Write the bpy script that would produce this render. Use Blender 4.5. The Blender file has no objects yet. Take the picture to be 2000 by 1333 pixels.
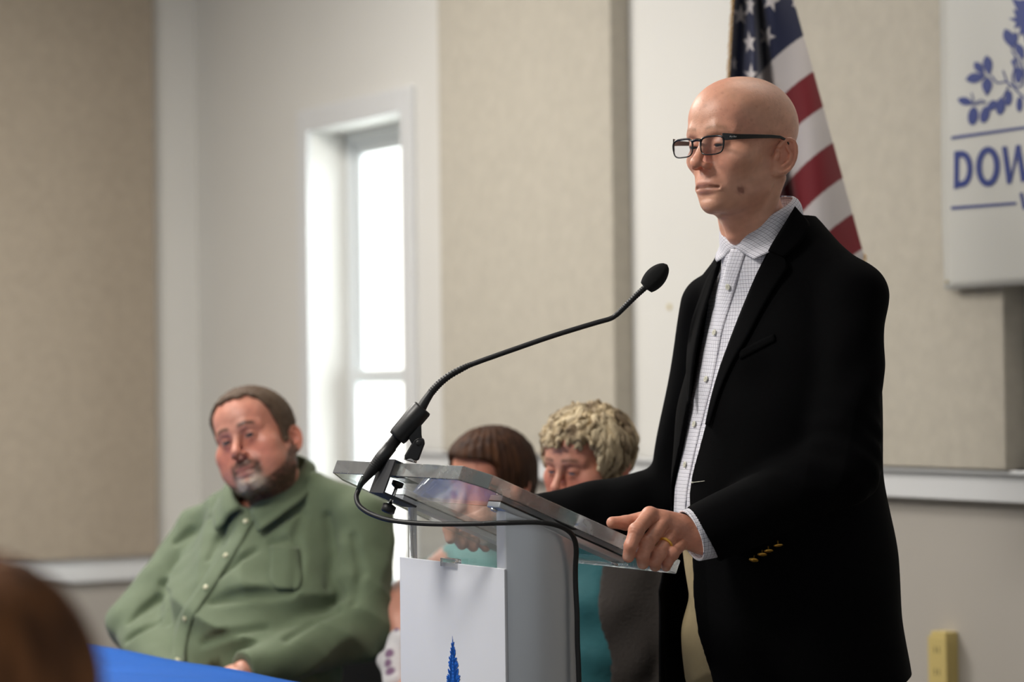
import bpy, bmesh, math, random
import numpy as np
from mathutils import Vector, Matrix

random.seed(7)
rng = np.random.default_rng(7)
SC = bpy.context.scene
COL = SC.collection

# ------------------------------------------------------------------ camera
FPX = 85.0 / 36.0 * 2000.0
CAMZ = 1.30
PITCH = 0.01917
ROLL = 0.012
c_fwd = np.array([0, math.cos(PITCH), math.sin(PITCH)])
_r0 = np.array([1.0, 0, 0]); _u0 = np.array([0, -math.sin(PITCH), math.cos(PITCH)])
c_right = _r0 * math.cos(ROLL) - _u0 * math.sin(ROLL)
c_up = _u0 * math.cos(ROLL) + _r0 * math.sin(ROLL)
cam_d = bpy.data.cameras.new('camera')
cam = bpy.data.objects.new('camera', cam_d); COL.objects.link(cam)
cam_d.lens = 85; cam_d.sensor_width = 36; cam_d.clip_start = 0.05; cam_d.clip_end = 200
M = Matrix.Identity(4)
for i in range(3):
    M[i][0] = c_right[i]; M[i][1] = c_up[i]; M[i][2] = -c_fwd[i]
M[2][3] = CAMZ
cam.matrix_world = M
cam_d.dof.use_dof = True
cam_d.dof.focus_distance = 4.0
cam_d.dof.aperture_fstop = 3.0
SC.camera = cam
SC.view_settings.view_transform = 'Standard'
SC.view_settings.look = 'None'
SC.view_settings.gamma = 1.0
SC.view_settings.use_curve_mapping = False
SC.view_settings.exposure = 0.26

def ray(px, py):
    d = c_fwd + c_right * (px - 1000) / FPX + c_up * (666.5 - py) / FPX
    return d
def W(px, py, Y):
    """world point seen at photograph pixel (px, py) at distance Y from the camera"""
    d = ray(px, py)
    return np.array([0, 0, CAMZ]) + d * (Y / d[1])

# ------------------------------------------------------------------ world and large lights
wd = bpy.data.worlds.new('overcast_daylight'); SC.world = wd
wd.use_nodes = True
bg = wd.node_tree.nodes['Background']
bg.inputs[0].default_value = (0.93, 0.97, 1.0, 1)
bg.inputs[1].default_value = 0.40

def area_light(name, loc, target, sx, sy, power, color):
    l = bpy.data.lights.new(name, 'AREA'); l.shape = 'RECTANGLE'; l.size = sx; l.size_y = sy
    l.energy = power; l.color = color
    o = bpy.data.objects.new(name, l); COL.objects.link(o)
    o.location = loc
    d = Vector(target) - Vector(loc)
    o.rotation_euler = d.to_track_quat('-Z', 'Y').to_euler()
    return o

bounce_sun_d = bpy.data.lights.new('bounce_sun', 'SUN'); bounce_sun_d.energy = 9.0; bounce_sun_d.angle = 0.05; bounce_sun_d.color = (1.0, 0.97, 0.93)
bounce_sun = bpy.data.objects.new('bounce_sun', bounce_sun_d); COL.objects.link(bounce_sun)
bounce_sun.rotation_euler = Vector((0.856, 0.517, -0.95)).to_track_quat('-Z', 'Y').to_euler()      # added lamp, shines over the roof onto the added bounce wall outside

# added key and fill lamps in made-up fixtures: x, y, size x, size y, watts, label (their lamps are made with the fixtures below)
LAMPS = [(-1.9, 3.3, 1.2, 0.6, 84, 'added unseen key light high at left before the lectern'),
         (-1.7, 6.6, 1.2, 1.2, 84, 'added unseen fill light in front of the window'),
         (-2.9, 5.0, 1.2, 0.6, 30, 'added unseen fill light by the taupe wall panel'),
         (1.0, 4.9, 1.2, 0.6, 5, 'added unseen fill light above the flag')]

# ------------------------------------------------------------------ helpers: objects
def tag(o, label=None, cat=None, group=None, kind=None):
    if label: o['label'] = label
    if cat: o['category'] = cat
    if group: o['group'] = group
    if kind: o['kind'] = kind
    return o
def empty(name, loc=(0, 0, 0), rz=0.0):
    o = bpy.data.objects.new(name, None); COL.objects.link(o)
    o.empty_display_size = 0.05
    o.location = loc; o.rotation_euler = (0, 0, rz)
    return o
def new_mesh(name, V, F, mats, parent=None, col=None, uv=None, smooth=True, mat_idx=None):
    """V (n,3); F (m,k) int array with one face size, or a list of faces"""
    me = bpy.data.meshes.new(name)
    V = np.asarray(V, dtype=np.float32)
    if isinstance(F, np.ndarray):
        k = F.shape[1]; m = F.shape[0]
        me.vertices.add(len(V)); me.vertices.foreach_set('co', V.ravel())
        me.loops.add(m * k); me.loops.foreach_set('vertex_index', F.astype(np.int32).ravel())
        me.polygons.add(m)
        me.polygons.foreach_set('loop_start', np.arange(0, m * k, k, dtype=np.int32))
        me.update(calc_edges=True)
    else:
        me.from_pydata([tuple(map(float, v)) for v in V], [], [tuple(int(i) for i in f) for f in F])
    me.validate()
    me.polygons.foreach_set('use_smooth', np.full(len(me.polygons), smooth))
    if col is not None:
        a = me.color_attributes.new('Col', 'FLOAT_COLOR', 'POINT')
        c4 = np.ones((len(V), 4), np.float32); c4[:, :3] = col
        a.data.foreach_set('color', c4.ravel())
    if uv is not None:
        u = me.uv_layers.new(name='UVMap')
        li = np.empty(len(me.loops), np.int32); me.loops.foreach_get('vertex_index', li)
        u.data.foreach_set('uv', np.asarray(uv, np.float32)[li].ravel())
    if not isinstance(mats, (list, tuple)): mats = [mats]
    for m_ in mats: me.materials.append(m_)
    if mat_idx is not None: me.polygons.foreach_set('material_index', np.asarray(mat_idx, np.int32))
    me.update()
    o = bpy.data.objects.new(name, me); COL.objects.link(o)
    if parent is not None: o.parent = parent
    return o

class MB:
    """collects simple solids into one mesh"""
    def __init__(s): s.V = []; s.F = []; s.sm = []
    def add(s, V, F, smooth=False):
        b = len(s.V); s.V += [tuple(map(float, v)) for v in V]
        for f in F: s.F.append(tuple(i + b for i in f)); s.sm.append(smooth)
        return s
    def box(s, a, b):
        x0, y0, z0 = a; x1, y1, z1 = b
        V = [(x0, y0, z0), (x1, y0, z0), (x1, y1, z0), (x0, y1, z0), (x0, y0, z1), (x1, y0, z1), (x1, y1, z1), (x0, y1, z1)]
        return s.add(V, [(0, 3, 2, 1), (4, 5, 6, 7), (0, 1, 5, 4), (1, 2, 6, 5), (2, 3, 7, 6), (3, 0, 4, 7)])
    def obox(s, c, ax, h):
        """box at centre c with axes ax (3x3 rows) and half sizes h"""
        c = np.array(c, float); ax = np.array(ax, float)
        V = []
        for sz in (-1, 1):
            for sx, sy in ((-1, -1), (1, -1), (1, 1), (-1, 1)):
                V.append(c + ax[0] * h[0] * sx + ax[1] * h[1] * sy + ax[2] * h[2] * sz)
        return s.add(V, [(0, 3, 2, 1), (4, 5, 6, 7), (0, 1, 5, 4), (1, 2, 6, 5), (2, 3, 7, 6), (3, 0, 4, 7)])
    def prism(s, poly, ext, smooth=False):
        """poly list of 3d points, ext the extrusion vector"""
        n = len(poly); P = [np.array(p, float) for p in poly]; e = np.array(ext, float)
        V = P + [p + e for p in P]
        F = [tuple(range(n))[::-1], tuple(range(n, 2 * n))] + [(i, (i + 1) % n, n + (i + 1) % n, n + i) for i in range(n)]
        return s.add(V, F, smooth)
    def tube(s, pts, r, n=12, cap=True, closed=False):
        pts = [np.array(p, float) for p in pts]; m = len(pts)
        rr = r if hasattr(r, '__len__') else [r] * m
        V = []; prev = None
        for i, p in enumerate(pts):
            a = pts[(i - 1) % m] if (i > 0 or closed) else p
            b = pts[(i + 1) % m] if (i < m - 1 or closed) else p
            t = b - a; t = t / (np.linalg.norm(t) + 1e-12)
            if prev is None:
                ref = np.array([0, 0, 1.0]) if abs(t[2]) < 0.9 else np.array([1.0, 0, 0])
                u = np.cross(t, ref)
            else: u = prev - t * np.dot(prev, t)
            u = u / (np.linalg.norm(u) + 1e-12); prev = u
            v = np.cross(t, u)
            for k in range(n):
                an = 2 * math.pi * k / n
                V.append(p + (u * math.cos(an) + v * math.sin(an)) * rr[i])
        F = []
        for i in range(m if closed else m - 1):
            j = (i + 1) % m
            for k in range(n):
                k2 = (k + 1) % n
                F.append((i * n + k, i * n + k2, j * n + k2, j * n + k))
        if cap and not closed:
            F.append(tuple(range(n))[::-1]); F.append(tuple(range((m - 1) * n, m * n)))
        return s.add(V, F, True)
    def lathe(s, base, axis, prof, n=20):
        """prof: list of (distance along axis, radius)"""
        base = np.array(base, float); t = np.array(axis, float); t = t / np.linalg.norm(t)
        ref = np.array([0, 0, 1.0]) if abs(t[2]) < 0.9 else np.array([1.0, 0, 0])
        u = np.cross(t, ref); u /= np.linalg.norm(u); v = np.cross(t, u)
        V = []
        for d, r in prof:
            for k in range(n):
                an = 2 * math.pi * k / n
                V.append(base + t * d + (u * math.cos(an) + v * math.sin(an)) * max(r, 1e-5))
        F = [(i * n + k, i * n + (k + 1) % n, (i + 1) * n + (k + 1) % n, (i + 1) * n + k) for i in range(len(prof) - 1) for k in range(n)]
        F.append(tuple(range(n))[::-1]); F.append(tuple(range((len(prof) - 1) * n, len(prof) * n)))
        return s.add(V, F, True)
    def build(s, name, mat, parent=None, bevel=0.0, seg=2, auto=True):
        me = bpy.data.meshes.new(name); me.from_pydata(s.V, [], s.F)
        bm = bmesh.new(); bm.from_mesh(me); bmesh.ops.recalc_face_normals(bm, faces=bm.faces[:]); bm.to_mesh(me); bm.free()
        me.polygons.foreach_set('use_smooth', np.array(s.sm, dtype=bool))
        if not isinstance(mat, (list, tuple)): mat = [mat]
        for m_ in mat: me.materials.append(m_)
        o = bpy.data.objects.new(name, me); COL.objects.link(o)
        if parent is not None: o.parent = parent
        if bevel > 0:
            b = o.modifiers.new('bevel', 'BEVEL'); b.width = bevel; b.segments = seg; b.limit_method = 'ANGLE'; b.angle_limit = 0.7
            me.polygons.foreach_set('use_smooth', np.ones(len(me.polygons), dtype=bool))
            w = o.modifiers.new('wn', 'WEIGHTED_NORMAL'); w.keep_sharp = False
        return o

def catmull(pts, n=8):
    P = [np.array(p, float) for p in pts]
    P = [2 * P[0] - P[1]] + P + [2 * P[-1] - P[-2]]
    out = []
    for i in range(1, len(P) - 2):
        for k in range(n):
            t = k / n
            out.append(0.5 * ((2 * P[i]) + (-P[i - 1] + P[i + 1]) * t + (2 * P[i - 1] - 5 * P[i] + 4 * P[i + 1] - P[i + 2]) * t * t
                              + (-P[i - 1] + 3 * P[i] - 3 * P[i + 1] + P[i + 2]) * t ** 3))
    out.append(P[-2]); return out

# ------------------------------------------------------------------ helpers: materials
def srgb(r, g, b):
    f = lambda c: (c / 255 / 12.92) if c / 255 <= 0.04045 else ((c / 255 + 0.055) / 1.055) ** 2.4
    return (f(r), f(g), f(b))
def mat(name, color=(0.5, 0.5, 0.5), rough=0.5, metal=0.0, attr=False, var=0.0, vscale=8.0, bump=0.0, bscale=60.0,
        sss=0.0, spec=0.5, sheen=0.0, coat=0.0, weave=0.0, wscale=500.0, stretch=None):
    m = bpy.data.materials.new(name); m.use_nodes = True
    nt = m.node_tree; N = nt.nodes; L = nt.links
    p = N['Principled BSDF']
    p.inputs['Roughness'].default_value = rough; p.inputs['Metallic'].default_value = metal
    p.inputs['Specular IOR Level'].default_value = spec
    if sheen: p.inputs['Sheen Weight'].default_value = sheen
    if coat: p.inputs['Coat Weight'].default_value = coat
    tc = N.new('ShaderNodeTexCoord')
    mp = N.new('ShaderNodeMapping'); L.new(tc.outputs['Object'], mp.inputs[0])
    if stretch: mp.inputs['Scale'].default_value = stretch
    if attr:
        a = N.new('ShaderNodeAttribute'); a.attribute_name = 'Col'; csrc = a.outputs['Color']
    else:
        r = N.new('ShaderNodeRGB'); r.outputs[0].default_value = (*color, 1); csrc = r.outputs[0]
    if var > 0:
        n = N.new('ShaderNodeTexNoise'); n.inputs['Scale'].default_value = vscale; n.inputs['Detail'].default_value = 5
        L.new(mp.outputs[0], n.inputs['Vector'])
        mr = N.new('ShaderNodeMapRange'); mr.inputs[1].default_value = 0.3; mr.inputs[2].default_value = 0.7
        mr.inputs[3].default_value = 1 - var; mr.inputs[4].default_value = 1 + var
        L.new(n.outputs['Fac'], mr.inputs[0])
        mx = N.new('ShaderNodeVectorMath'); mx.operation = 'SCALE'
        L.new(csrc, mx.inputs[0]); L.new(mr.outputs[0], mx.inputs['Scale']); csrc = mx.outputs[0]
    L.new(csrc, p.inputs['Base Color'])
    h = None
    if bump > 0:
        n2 = N.new('ShaderNodeTexNoise'); n2.inputs['Scale'].default_value = bscale; n2.inputs['Detail'].default_value = 4
        L.new(mp.outputs[0], n2.inputs['Vector']); h = n2.outputs['Fac']
        b = N.new('ShaderNodeBump'); b.inputs['Strength'].default_value = bump; b.inputs['Distance'].default_value = 0.01
        L.new(h, b.inputs['Height']); L.new(b.outputs[0], p.inputs['Normal'])
    if weave > 0:
        sx = N.new('ShaderNodeSeparateXYZ'); L.new(tc.outputs['Object'], sx.inputs[0])
        hs = []
        for ax in (0, 1, 2):
            mu = N.new('ShaderNodeMath'); mu.operation = 'MULTIPLY'; mu.inputs[1].default_value = wscale
            L.new(sx.outputs[ax], mu.inputs[0])
            si = N.new('ShaderNodeMath'); si.operation = 'SINE'; L.new(mu.outputs[0], si.inputs[0]); hs.append(si.outputs[0])
        ad = N.new('ShaderNodeMath'); ad.operation = 'ADD'; L.new(hs[0], ad.inputs[0]); L.new(hs[2], ad.inputs[1])
        ad2 = N.new('ShaderNodeMath'); ad2.operation = 'ADD'; L.new(ad.outputs[0], ad2.inputs[0]); L.new(hs[1], ad2.inputs[1])
        b2 = N.new('ShaderNodeBump'); b2.inputs['Strength'].default_value = weave; b2.inputs['Distance'].default_value = 0.002
        L.new(ad2.outputs[0], b2.inputs['Height'])
        if h is not None: L.new(b.outputs[0], b2.inputs['Normal'])
        L.new(b2.outputs[0], p.inputs['Normal'])
    if sss > 0:
        p.inputs['Subsurface Weight'].default_value = sss
        p.inputs['Subsurface Radius'].default_value = (0.012, 0.005, 0.003)
        p.inputs['Subsurface Scale'].default_value = 1.0
    return m
def clear_sheet(name, tint=(0.97, 0.99, 0.99), refl=0.08, rough=0.02):
    """thin clear sheet: mostly transparent with a fresnel reflection"""
    m = bpy.data.materials.new(name); m.use_nodes = True
    nt = m.node_tree; N = nt.nodes; L = nt.links; N.clear()
    o = N.new('ShaderNodeOutputMaterial'); t = N.new('ShaderNodeBsdfTransparent'); t.inputs[0].default_value = (*tint, 1)
    g = N.new('ShaderNodeBsdfGlossy'); g.inputs['Roughness'].default_value = rough
    lw = N.new('ShaderNodeLayerWeight'); lw.inputs[0].default_value = 0.5
    fr = N.new('ShaderNodeMath'); fr.operation = 'POWER'; fr.inputs[1].default_value = 5.0; L.new(lw.outputs['Facing'], fr.inputs[0])
    ad = N.new('ShaderNodeMath'); ad.operation = 'ADD'; ad.inputs[1].default_value = refl; ad.use_clamp = True
    L.new(fr.outputs[0], ad.inputs[0])
    mx = N.new('ShaderNodeMixShader'); L.new(ad.outputs[0], mx.inputs[0]); L.new(t.outputs[0], mx.inputs[1]); L.new(g.outputs[0], mx.inputs[2])
    L.new(mx.outputs[0], o.inputs[0]); return m

# ------------------------------------------------------------------ helpers: implicit surfaces
f32 = np.float32
def v3(*a): return np.array(a, dtype=f32)
def rotm(yaw=0, pitch=0, roll=0):
    """columns are the rotated axes: yaw about z, pitch about y, roll about x (degrees)"""
    a, b, c = (math.radians(t) for t in (yaw, pitch, roll))
    Rz = np.array([[math.cos(a), -math.sin(a), 0], [math.sin(a), math.cos(a), 0], [0, 0, 1]])
    Ry = np.array([[math.cos(b), 0, math.sin(b)], [0, 1, 0], [-math.sin(b), 0, math.cos(b)]])
    Rx = np.array([[1, 0, 0], [0, math.cos(c), -math.sin(c)], [0, math.sin(c), math.cos(c)]])
    return (Rz @ Ry @ Rx).astype(f32)
def ell(P, c, r, R=None):
    q = P - np.asarray(c, f32)
    if R is not None: q = q @ R
    r = np.asarray(r, f32)
    k0 = np.sqrt(((q / r) ** 2).sum(1)) + 1e-9
    k1 = np.sqrt(((q / (r * r)) ** 2).sum(1)) + 1e-9
    return k0 * (k0 - 1) / k1
def sph(P, c, r): return np.sqrt(((P - np.asarray(c, f32)) ** 2).sum(1)) - r
def cone(P, a, b, ra, rb):
    a = np.asarray(a, f32); b = np.asarray(b, f32)
    d = b - a; q = P - a
    h = np.clip((q @ d) / (d @ d), 0, 1)
    return np.sqrt(((q - h[:, None] * d) ** 2).sum(1)) - (ra + (rb - ra) * h)
def chain(P, pts, rs, k=0.0):
    d = None
    for i in range(len(pts) - 1):
        c = cone(P, pts[i], pts[i + 1], rs[i], rs[i + 1])
        d = c if d is None else (np.minimum(d, c) if k == 0 else smin(d, c, k))
    return d
def smin(a, b, k):
    h = np.clip(0.5 + 0.5 * (b - a) / k, 0, 1)
    return b + (a - b) * h - k * h * (1 - h)
def smax(a, b, k): return -smin(-a, -b, k)
def rbox(P, c, h, r=0.0, R=None):
    q = P - np.asarray(c, f32)
    if R is not None: q = q @ R
    q = np.abs(q) - (np.asarray(h, f32) - r)
    return np.sqrt((np.maximum(q, 0) ** 2).sum(1)) + np.minimum(q.max(1), 0) - r
def loft(P, tab, p=2.0, twist=None):
    """elliptic column along z; tab rows: z, cx, cy, a(depth x), b(width y)"""
    t = np.asarray(tab, dtype=np.float64)
    z = P[:, 2]
    zz = np.linspace(t[0, 0], t[-1, 0], 200)
    def sp(col):
        # monotone-ish smooth interpolation
        y = np.interp(zz, t[:, 0], t[:, col])
        ker = np.hanning(21); ker /= ker.sum()
        ys = np.convolve(np.pad(y, 10, mode='edge'), ker, mode='valid')
        return np.interp(z, zz, ys).astype(f32)
    cx, cy, a, b = sp(1), sp(2), sp(3), sp(4)
    qx, qy = P[:, 0], P[:, 1]
    if twist is not None:
        an = np.radians(np.interp(z, *twist)).astype(f32); c_, s_ = np.cos(an), np.sin(an)
        qx, qy = qx * c_ + qy * s_, qy * c_ - qx * s_
    dx = (qx - cx) / a; dy = (qy - cy) / b
    n = (np.abs(dx) ** p + np.abs(dy) ** p) ** (1 / p) + 1e-6
    g = np.sqrt((dx / a) ** 2 + (dy / b) ** 2) / np.sqrt(dx * dx + dy * dy + 1e-9) + 1e-6
    d = (n - 1) / g
    return np.maximum(d, np.maximum(z - t[-1, 0], t[0, 0] - z).astype(f32))

def surf(f, lo, hi, h, newton=2, band=2.2):
    """surface-net mesh of f<0 on the box lo..hi with cell size h -> V, F(quads)"""
    lo = np.array(lo, np.float64); hi = np.array(hi, np.float64)
    c = 4
    n = (np.ceil((hi - lo) / (h * c)).astype(int)) * c + 1
    ax = [lo[i] + h * np.arange(n[i]) for i in range(3)]
    nc = (n - 1) // c
    cc = [lo[i] + h * c * (np.arange(nc[i]) + 0.5) for i in range(3)]
    G = np.stack(np.meshgrid(*cc, indexing='ij'), -1).reshape(-1, 3).astype(f32)
    fc = f(G).reshape(nc)
    act = np.abs(fc) < h * c * band
    # grow by one coarse cell
    vals = np.empty(n, f32)
    up = np.repeat(np.repeat(np.repeat(fc, c, 0), c, 1), c, 2)
    vals[:-1, :-1, :-1] = up; vals[-1] = vals[-2]; vals[:, -1] = vals[:, -2]; vals[:, :, -1] = vals[:, :, -2]
    m = np.zeros(n, bool)
    ua = np.repeat(np.repeat(np.repeat(act, c, 0), c, 1), c, 2)
    for dx in (0, 1):
        for dy in (0, 1):
            for dz in (0, 1):
                m[dx:dx + n[0] - 1, dy:dy + n[1] - 1, dz:dz + n[2] - 1] |= ua
    idx = np.argwhere(m)
    pts = (lo + idx * h).astype(f32)
    out = np.empty(len(pts), f32)
    for s in range(0, len(pts), 400000): out[s:s + 400000] = f(pts[s:s + 400000])
    vals[m] = out
    del m, ua, up
    ins = vals < 0
    # border closed
    i8 = ins.astype(np.int8)
    cnt = np.zeros(n - 1, np.int8)
    for dx in (0, 1):
        for dy in (0, 1):
            for dz in (0, 1):
                cnt += i8[dx:dx + n[0] - 1, dy:dy + n[1] - 1, dz:dz + n[2] - 1]
    cells = np.argwhere((cnt > 0) & (cnt < 8))
    cid = np.full(n - 1, -1, np.int32); cid[tuple(cells.T)] = np.arange(len(cells))
    acc = np.zeros((len(cells), 3)); num = np.zeros(len(cells))
    corners = [(0, 0, 0), (1, 0, 0), (0, 1, 0), (1, 1, 0), (0, 0, 1), (1, 0, 1), (0, 1, 1), (1, 1, 1)]
    cv = [vals[cells[:, 0] + a, cells[:, 1] + b, cells[:, 2] + d] for a, b, d in corners]
    for i in range(8):
        for bit in (0, 1, 2):
            j = i | (1 << bit)
            if j == i: continue
            va, vb = cv[i], cv[j]
            x = (va < 0) != (vb < 0)
            t = np.where(x, va / np.where(x, va - vb, 1), 0)
            pa = np.array(corners[i], float); pb = np.array(corners[j], float)
            acc += (pa + t[:, None] * (pb - pa)) * x[:, None]; num += x
    V = lo + (cells + acc / num[:, None]) * h
    quads = []
    for axis in range(3):
        sl0 = [slice(None)] * 3; sl1 = [slice(None)] * 3
        sl0[axis] = slice(0, -1); sl1[axis] = slice(1, None)
        a, b = ins[tuple(sl0)], ins[tuple(sl1)]
        e = np.argwhere(a != b)
        o1, o2 = [(1, 2), (2, 0), (0, 1)][axis]
        ok = (e[:, o1] > 0) & (e[:, o2] > 0) & (e[:, o1] < n[o1] - 1) & (e[:, o2] < n[o2] - 1)
        e = e[ok]
        flip = a[tuple(e.T)]
        def at(d1, d2):
            q = e.copy(); q[:, o1] -= d1; q[:, o2] -= d2
            return cid[tuple(q.T)]
        q = np.stack([at(1, 1), at(0, 1), at(0, 0), at(1, 0)], 1)
        q[~flip] = q[~flip][:, ::-1]
        quads.append(q)
    F = np.concatenate(quads); F = F[(F >= 0).all(1)]
    V = V.astype(f32)
    e = 0.35 * h
    for _ in range(newton):
        d = f(V)
        g = np.stack([f(V + v3(*(e if k == a else 0 for k in range(3)))) - d for a in range(3)], 1) / e
        gl = (g ** 2).sum(1) + 1e-6
        st = -(d / gl)[:, None] * g
        ln = np.sqrt((st ** 2).sum(1))
        st *= np.minimum(1, 0.5 * h / (ln + 1e-9))[:, None]
        V = V + st
    return V, F
def relax(V, F, it=3, lam=0.5):
    """plain Laplacian smoothing"""
    a = F.ravel(); b = np.roll(F, -1, 1).ravel()
    n = len(V)
    deg = np.bincount(a, minlength=n) + np.bincount(b, minlength=n)
    for _ in range(it):
        s = np.stack([np.bincount(a, V[b, k], n) + np.bincount(b, V[a, k], n) for k in range(3)], 1)
        V = V + lam * (s / np.maximum(deg, 1)[:, None] - V)
    return V.astype(f32)
def join(parts):
    V = []; F = []; C = []; b = 0
    for p in parts:
        V.append(p[0]); F.append(p[1] + b); b += len(p[0])
        if len(p) > 2: C.append(p[2])
    return (np.concatenate(V), np.concatenate(F)) + ((np.concatenate(C),) if C else ())
def march(f, o, d, t0, t1, iso=0.0):
    """first hit of the ray with f=iso; returns point or None"""
    o = np.asarray(o, float); d = np.asarray(d, float); d = d / np.linalg.norm(d)
    t = np.linspace(t0, t1, 500)
    P = (o + t[:, None] * d).astype(f32)
    v = f(P) - iso
    k = np.argmax(v < 0)
    if not (v < 0).any(): k = np.argmin(v); return o + t[k] * d
    if k == 0: return o + t[0] * d
    a, b = v[k - 1], v[k]
    return o + (t[k - 1] + (t[k] - t[k - 1]) * a / (a - b)) * d
def grad(f, P, e=0.002):
    P = np.atleast_2d(P).astype(f32); d = f(P)
    g = np.stack([f(P + v3(*(e if k == a else 0 for k in range(3)))) - d for a in range(3)], 1)
    return g / (np.linalg.norm(g, axis=1)[:, None] + 1e-9)
# ================================================================== THE ROOM
def adopt(o, parent):
    """parent an object that was built in world coordinates"""
    o.parent = parent
    m = Matrix.Translation(parent.location) @ parent.rotation_euler.to_matrix().to_4x4()
    o.matrix_parent_inverse = m.inverted()
    return o

M_white = mat('painted_white_wall', srgb(216, 214, 209), 0.75, var=0.02, vscale=1.5, bump=0.05, bscale=120)
M_grey = mat('painted_lower_wall', srgb(172, 166, 158), 0.7, var=0.03, vscale=1.2, bump=0.05, bscale=120)
M_trim = mat('white_gloss_trim', srgb(216, 217, 218), 0.4, var=0.015, vscale=2.0)
M_fab = mat('beige_fabric_panel', srgb(186, 179, 165), 0.95, var=0.06, vscale=26, bump=0.25, bscale=420, weave=0.25, wscale=1400, sheen=0.15)
M_fab_dk = mat('taupe_fabric_panel', srgb(168, 155, 138), 0.95, var=0.06, vscale=26, bump=0.25, bscale=420, weave=0.25, wscale=1400, sheen=0.15)
M_floor = mat('grey_carpet', srgb(96, 92, 88), 0.95, var=0.15, vscale=90, bump=0.4, bscale=400)
M_ceil = mat('white_ceiling_paint', srgb(226, 224, 220), 0.85, bump=0.1, bscale=200)

WA = np.array([1.143, 6.0]); Wd = np.array([-0.517, 0.856]); Wn = np.array([-0.856, -0.517])
Wd /= np.linalg.norm(Wd); Wn /= np.linalg.norm(Wn)
AX = np.array([[Wd[0], Wd[1], 0], [Wn[0], Wn[1], 0], [0, 0, 1.0]])
def wall_hit(px, py, off=0.0):
    """(t along the window wall, height) of a pixel on the plane standing off metres before it"""
    d = ray(px, py); o = WA + Wn * off
    s = (o @ Wn) / (d[0] * Wn[0] + d[1] * Wn[1])
    p = np.array([0, 0, CAMZ]) + d * s
    return (p[:2] - WA) @ Wd, p[2]
def wp(t, off, z):
    q = WA + Wd * t + Wn * off
    return np.array([q[0], q[1], z])
def wbox(t0, t1, o0, o1, z0, z1, mb=None):
    mb = mb or MB()
    mb.obox(wp((t0 + t1) / 2, (o0 + o1) / 2, (z0 + z1) / 2), AX, (abs(t1 - t0) / 2, abs(o1 - o0) / 2, abs(z1 - z0) / 2))
    return mb
def struct(o): o['kind'] = 'structure'; return o

CEIL = 3.4
t_cor = wall_hit(385, 500)[0]                 # the corner of the two walls
t_end = -6.5
# window opening
tw0 = wall_hit(611, 600)[0]; tw1 = wall_hit(794, 600)[0]
zw1 = wall_hit(700, 238)[1]; zw0 = 0.52
wall = MB()
wbox(t_cor + 0.3, tw0, -0.2, 0, 0, CEIL, wall)
wbox(tw1, t_end, -0.2, 0, 0, CEIL, wall)
wbox(tw0, tw1, -0.2, 0, zw1, CEIL, wall)
wbox(tw0, tw1, -0.2, 0, 0, zw0, wall)
wb = struct(wall.build('wall_back', M_white))
# window: frame, sashes, panes
REV = -0.145
win = empty('window_1', wp((tw0 + tw1) / 2, -0.1, zw0)); struct(win)
def wpart(name, m, mb, bevel=0.002):
    o = mb.build(name, m, None, bevel); adopt(o, win); return o
M_vinyl = mat('white_vinyl', srgb(226, 230, 232), 0.35)
fr = MB(); fw = 0.045
wbox(tw0, tw0 - fw, REV - 0.05, REV, zw0, zw1, fr); wbox(tw1 + fw, tw1, REV - 0.05, REV, zw0, zw1, fr)
wbox(tw0 - fw, tw1 + fw, REV - 0.05, REV, zw1 - fw, zw1, fr); wbox(tw0 - fw, tw1 + fw, REV - 0.05, REV, zw0, zw0 + fw, fr)
wpart('window_frame', M_vinyl, fr)
zm = wall_hit(745, 738, REV)[1]
M_pane = clear_sheet('window_pane_glass', refl=0.02)
for (za, zb, o_) in ((zm - 0.02, zw1 - fw, REV - 0.02), (zw0 + fw, zm + 0.03, REV + 0.012)):
    sh = MB(); sw = 0.042
    wbox(tw0 - fw, tw0 - fw - sw, o_ - 0.025, o_, za, zb, sh); wbox(tw1 + fw + sw, tw1 + fw, o_ - 0.025, o_, za, zb, sh)
    wbox(tw0 - fw - sw, tw1 + fw + sw, o_ - 0.025, o_, zb - sw, zb, sh); wbox(tw0 - fw - sw, tw1 + fw + sw, o_ - 0.025, o_, za, za + sw, sh)
    s_ = wpart('sash', M_vinyl, sh)
    pn = wbox(tw0 - fw - sw, tw1 + fw + sw, o_ - 0.016, o_ - 0.012, za + sw, zb - sw).build('pane', M_pane)
    adopt(pn, win)
cs = MB(); cw = 0.085
wbox(tw0 + cw, tw0, 0, 0.02, zw0 - cw, zw1 + cw, cs); wbox(tw1, tw1 - cw, 0, 0.02, zw0 - cw, zw1 + cw, cs)
wbox(tw0, tw1, 0, 0.02, zw1, zw1 + cw, cs); wbox(tw0, tw1, 0, 0.02, zw0 - cw, zw0, cs)
wpart('window_casing', M_trim, cs, 0.004)
wpart('window_sill', M_trim, wbox(tw0 + cw, tw1 - cw, -0.14, 0.05, zw0 - 0.03, zw0), 0.004)

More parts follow.
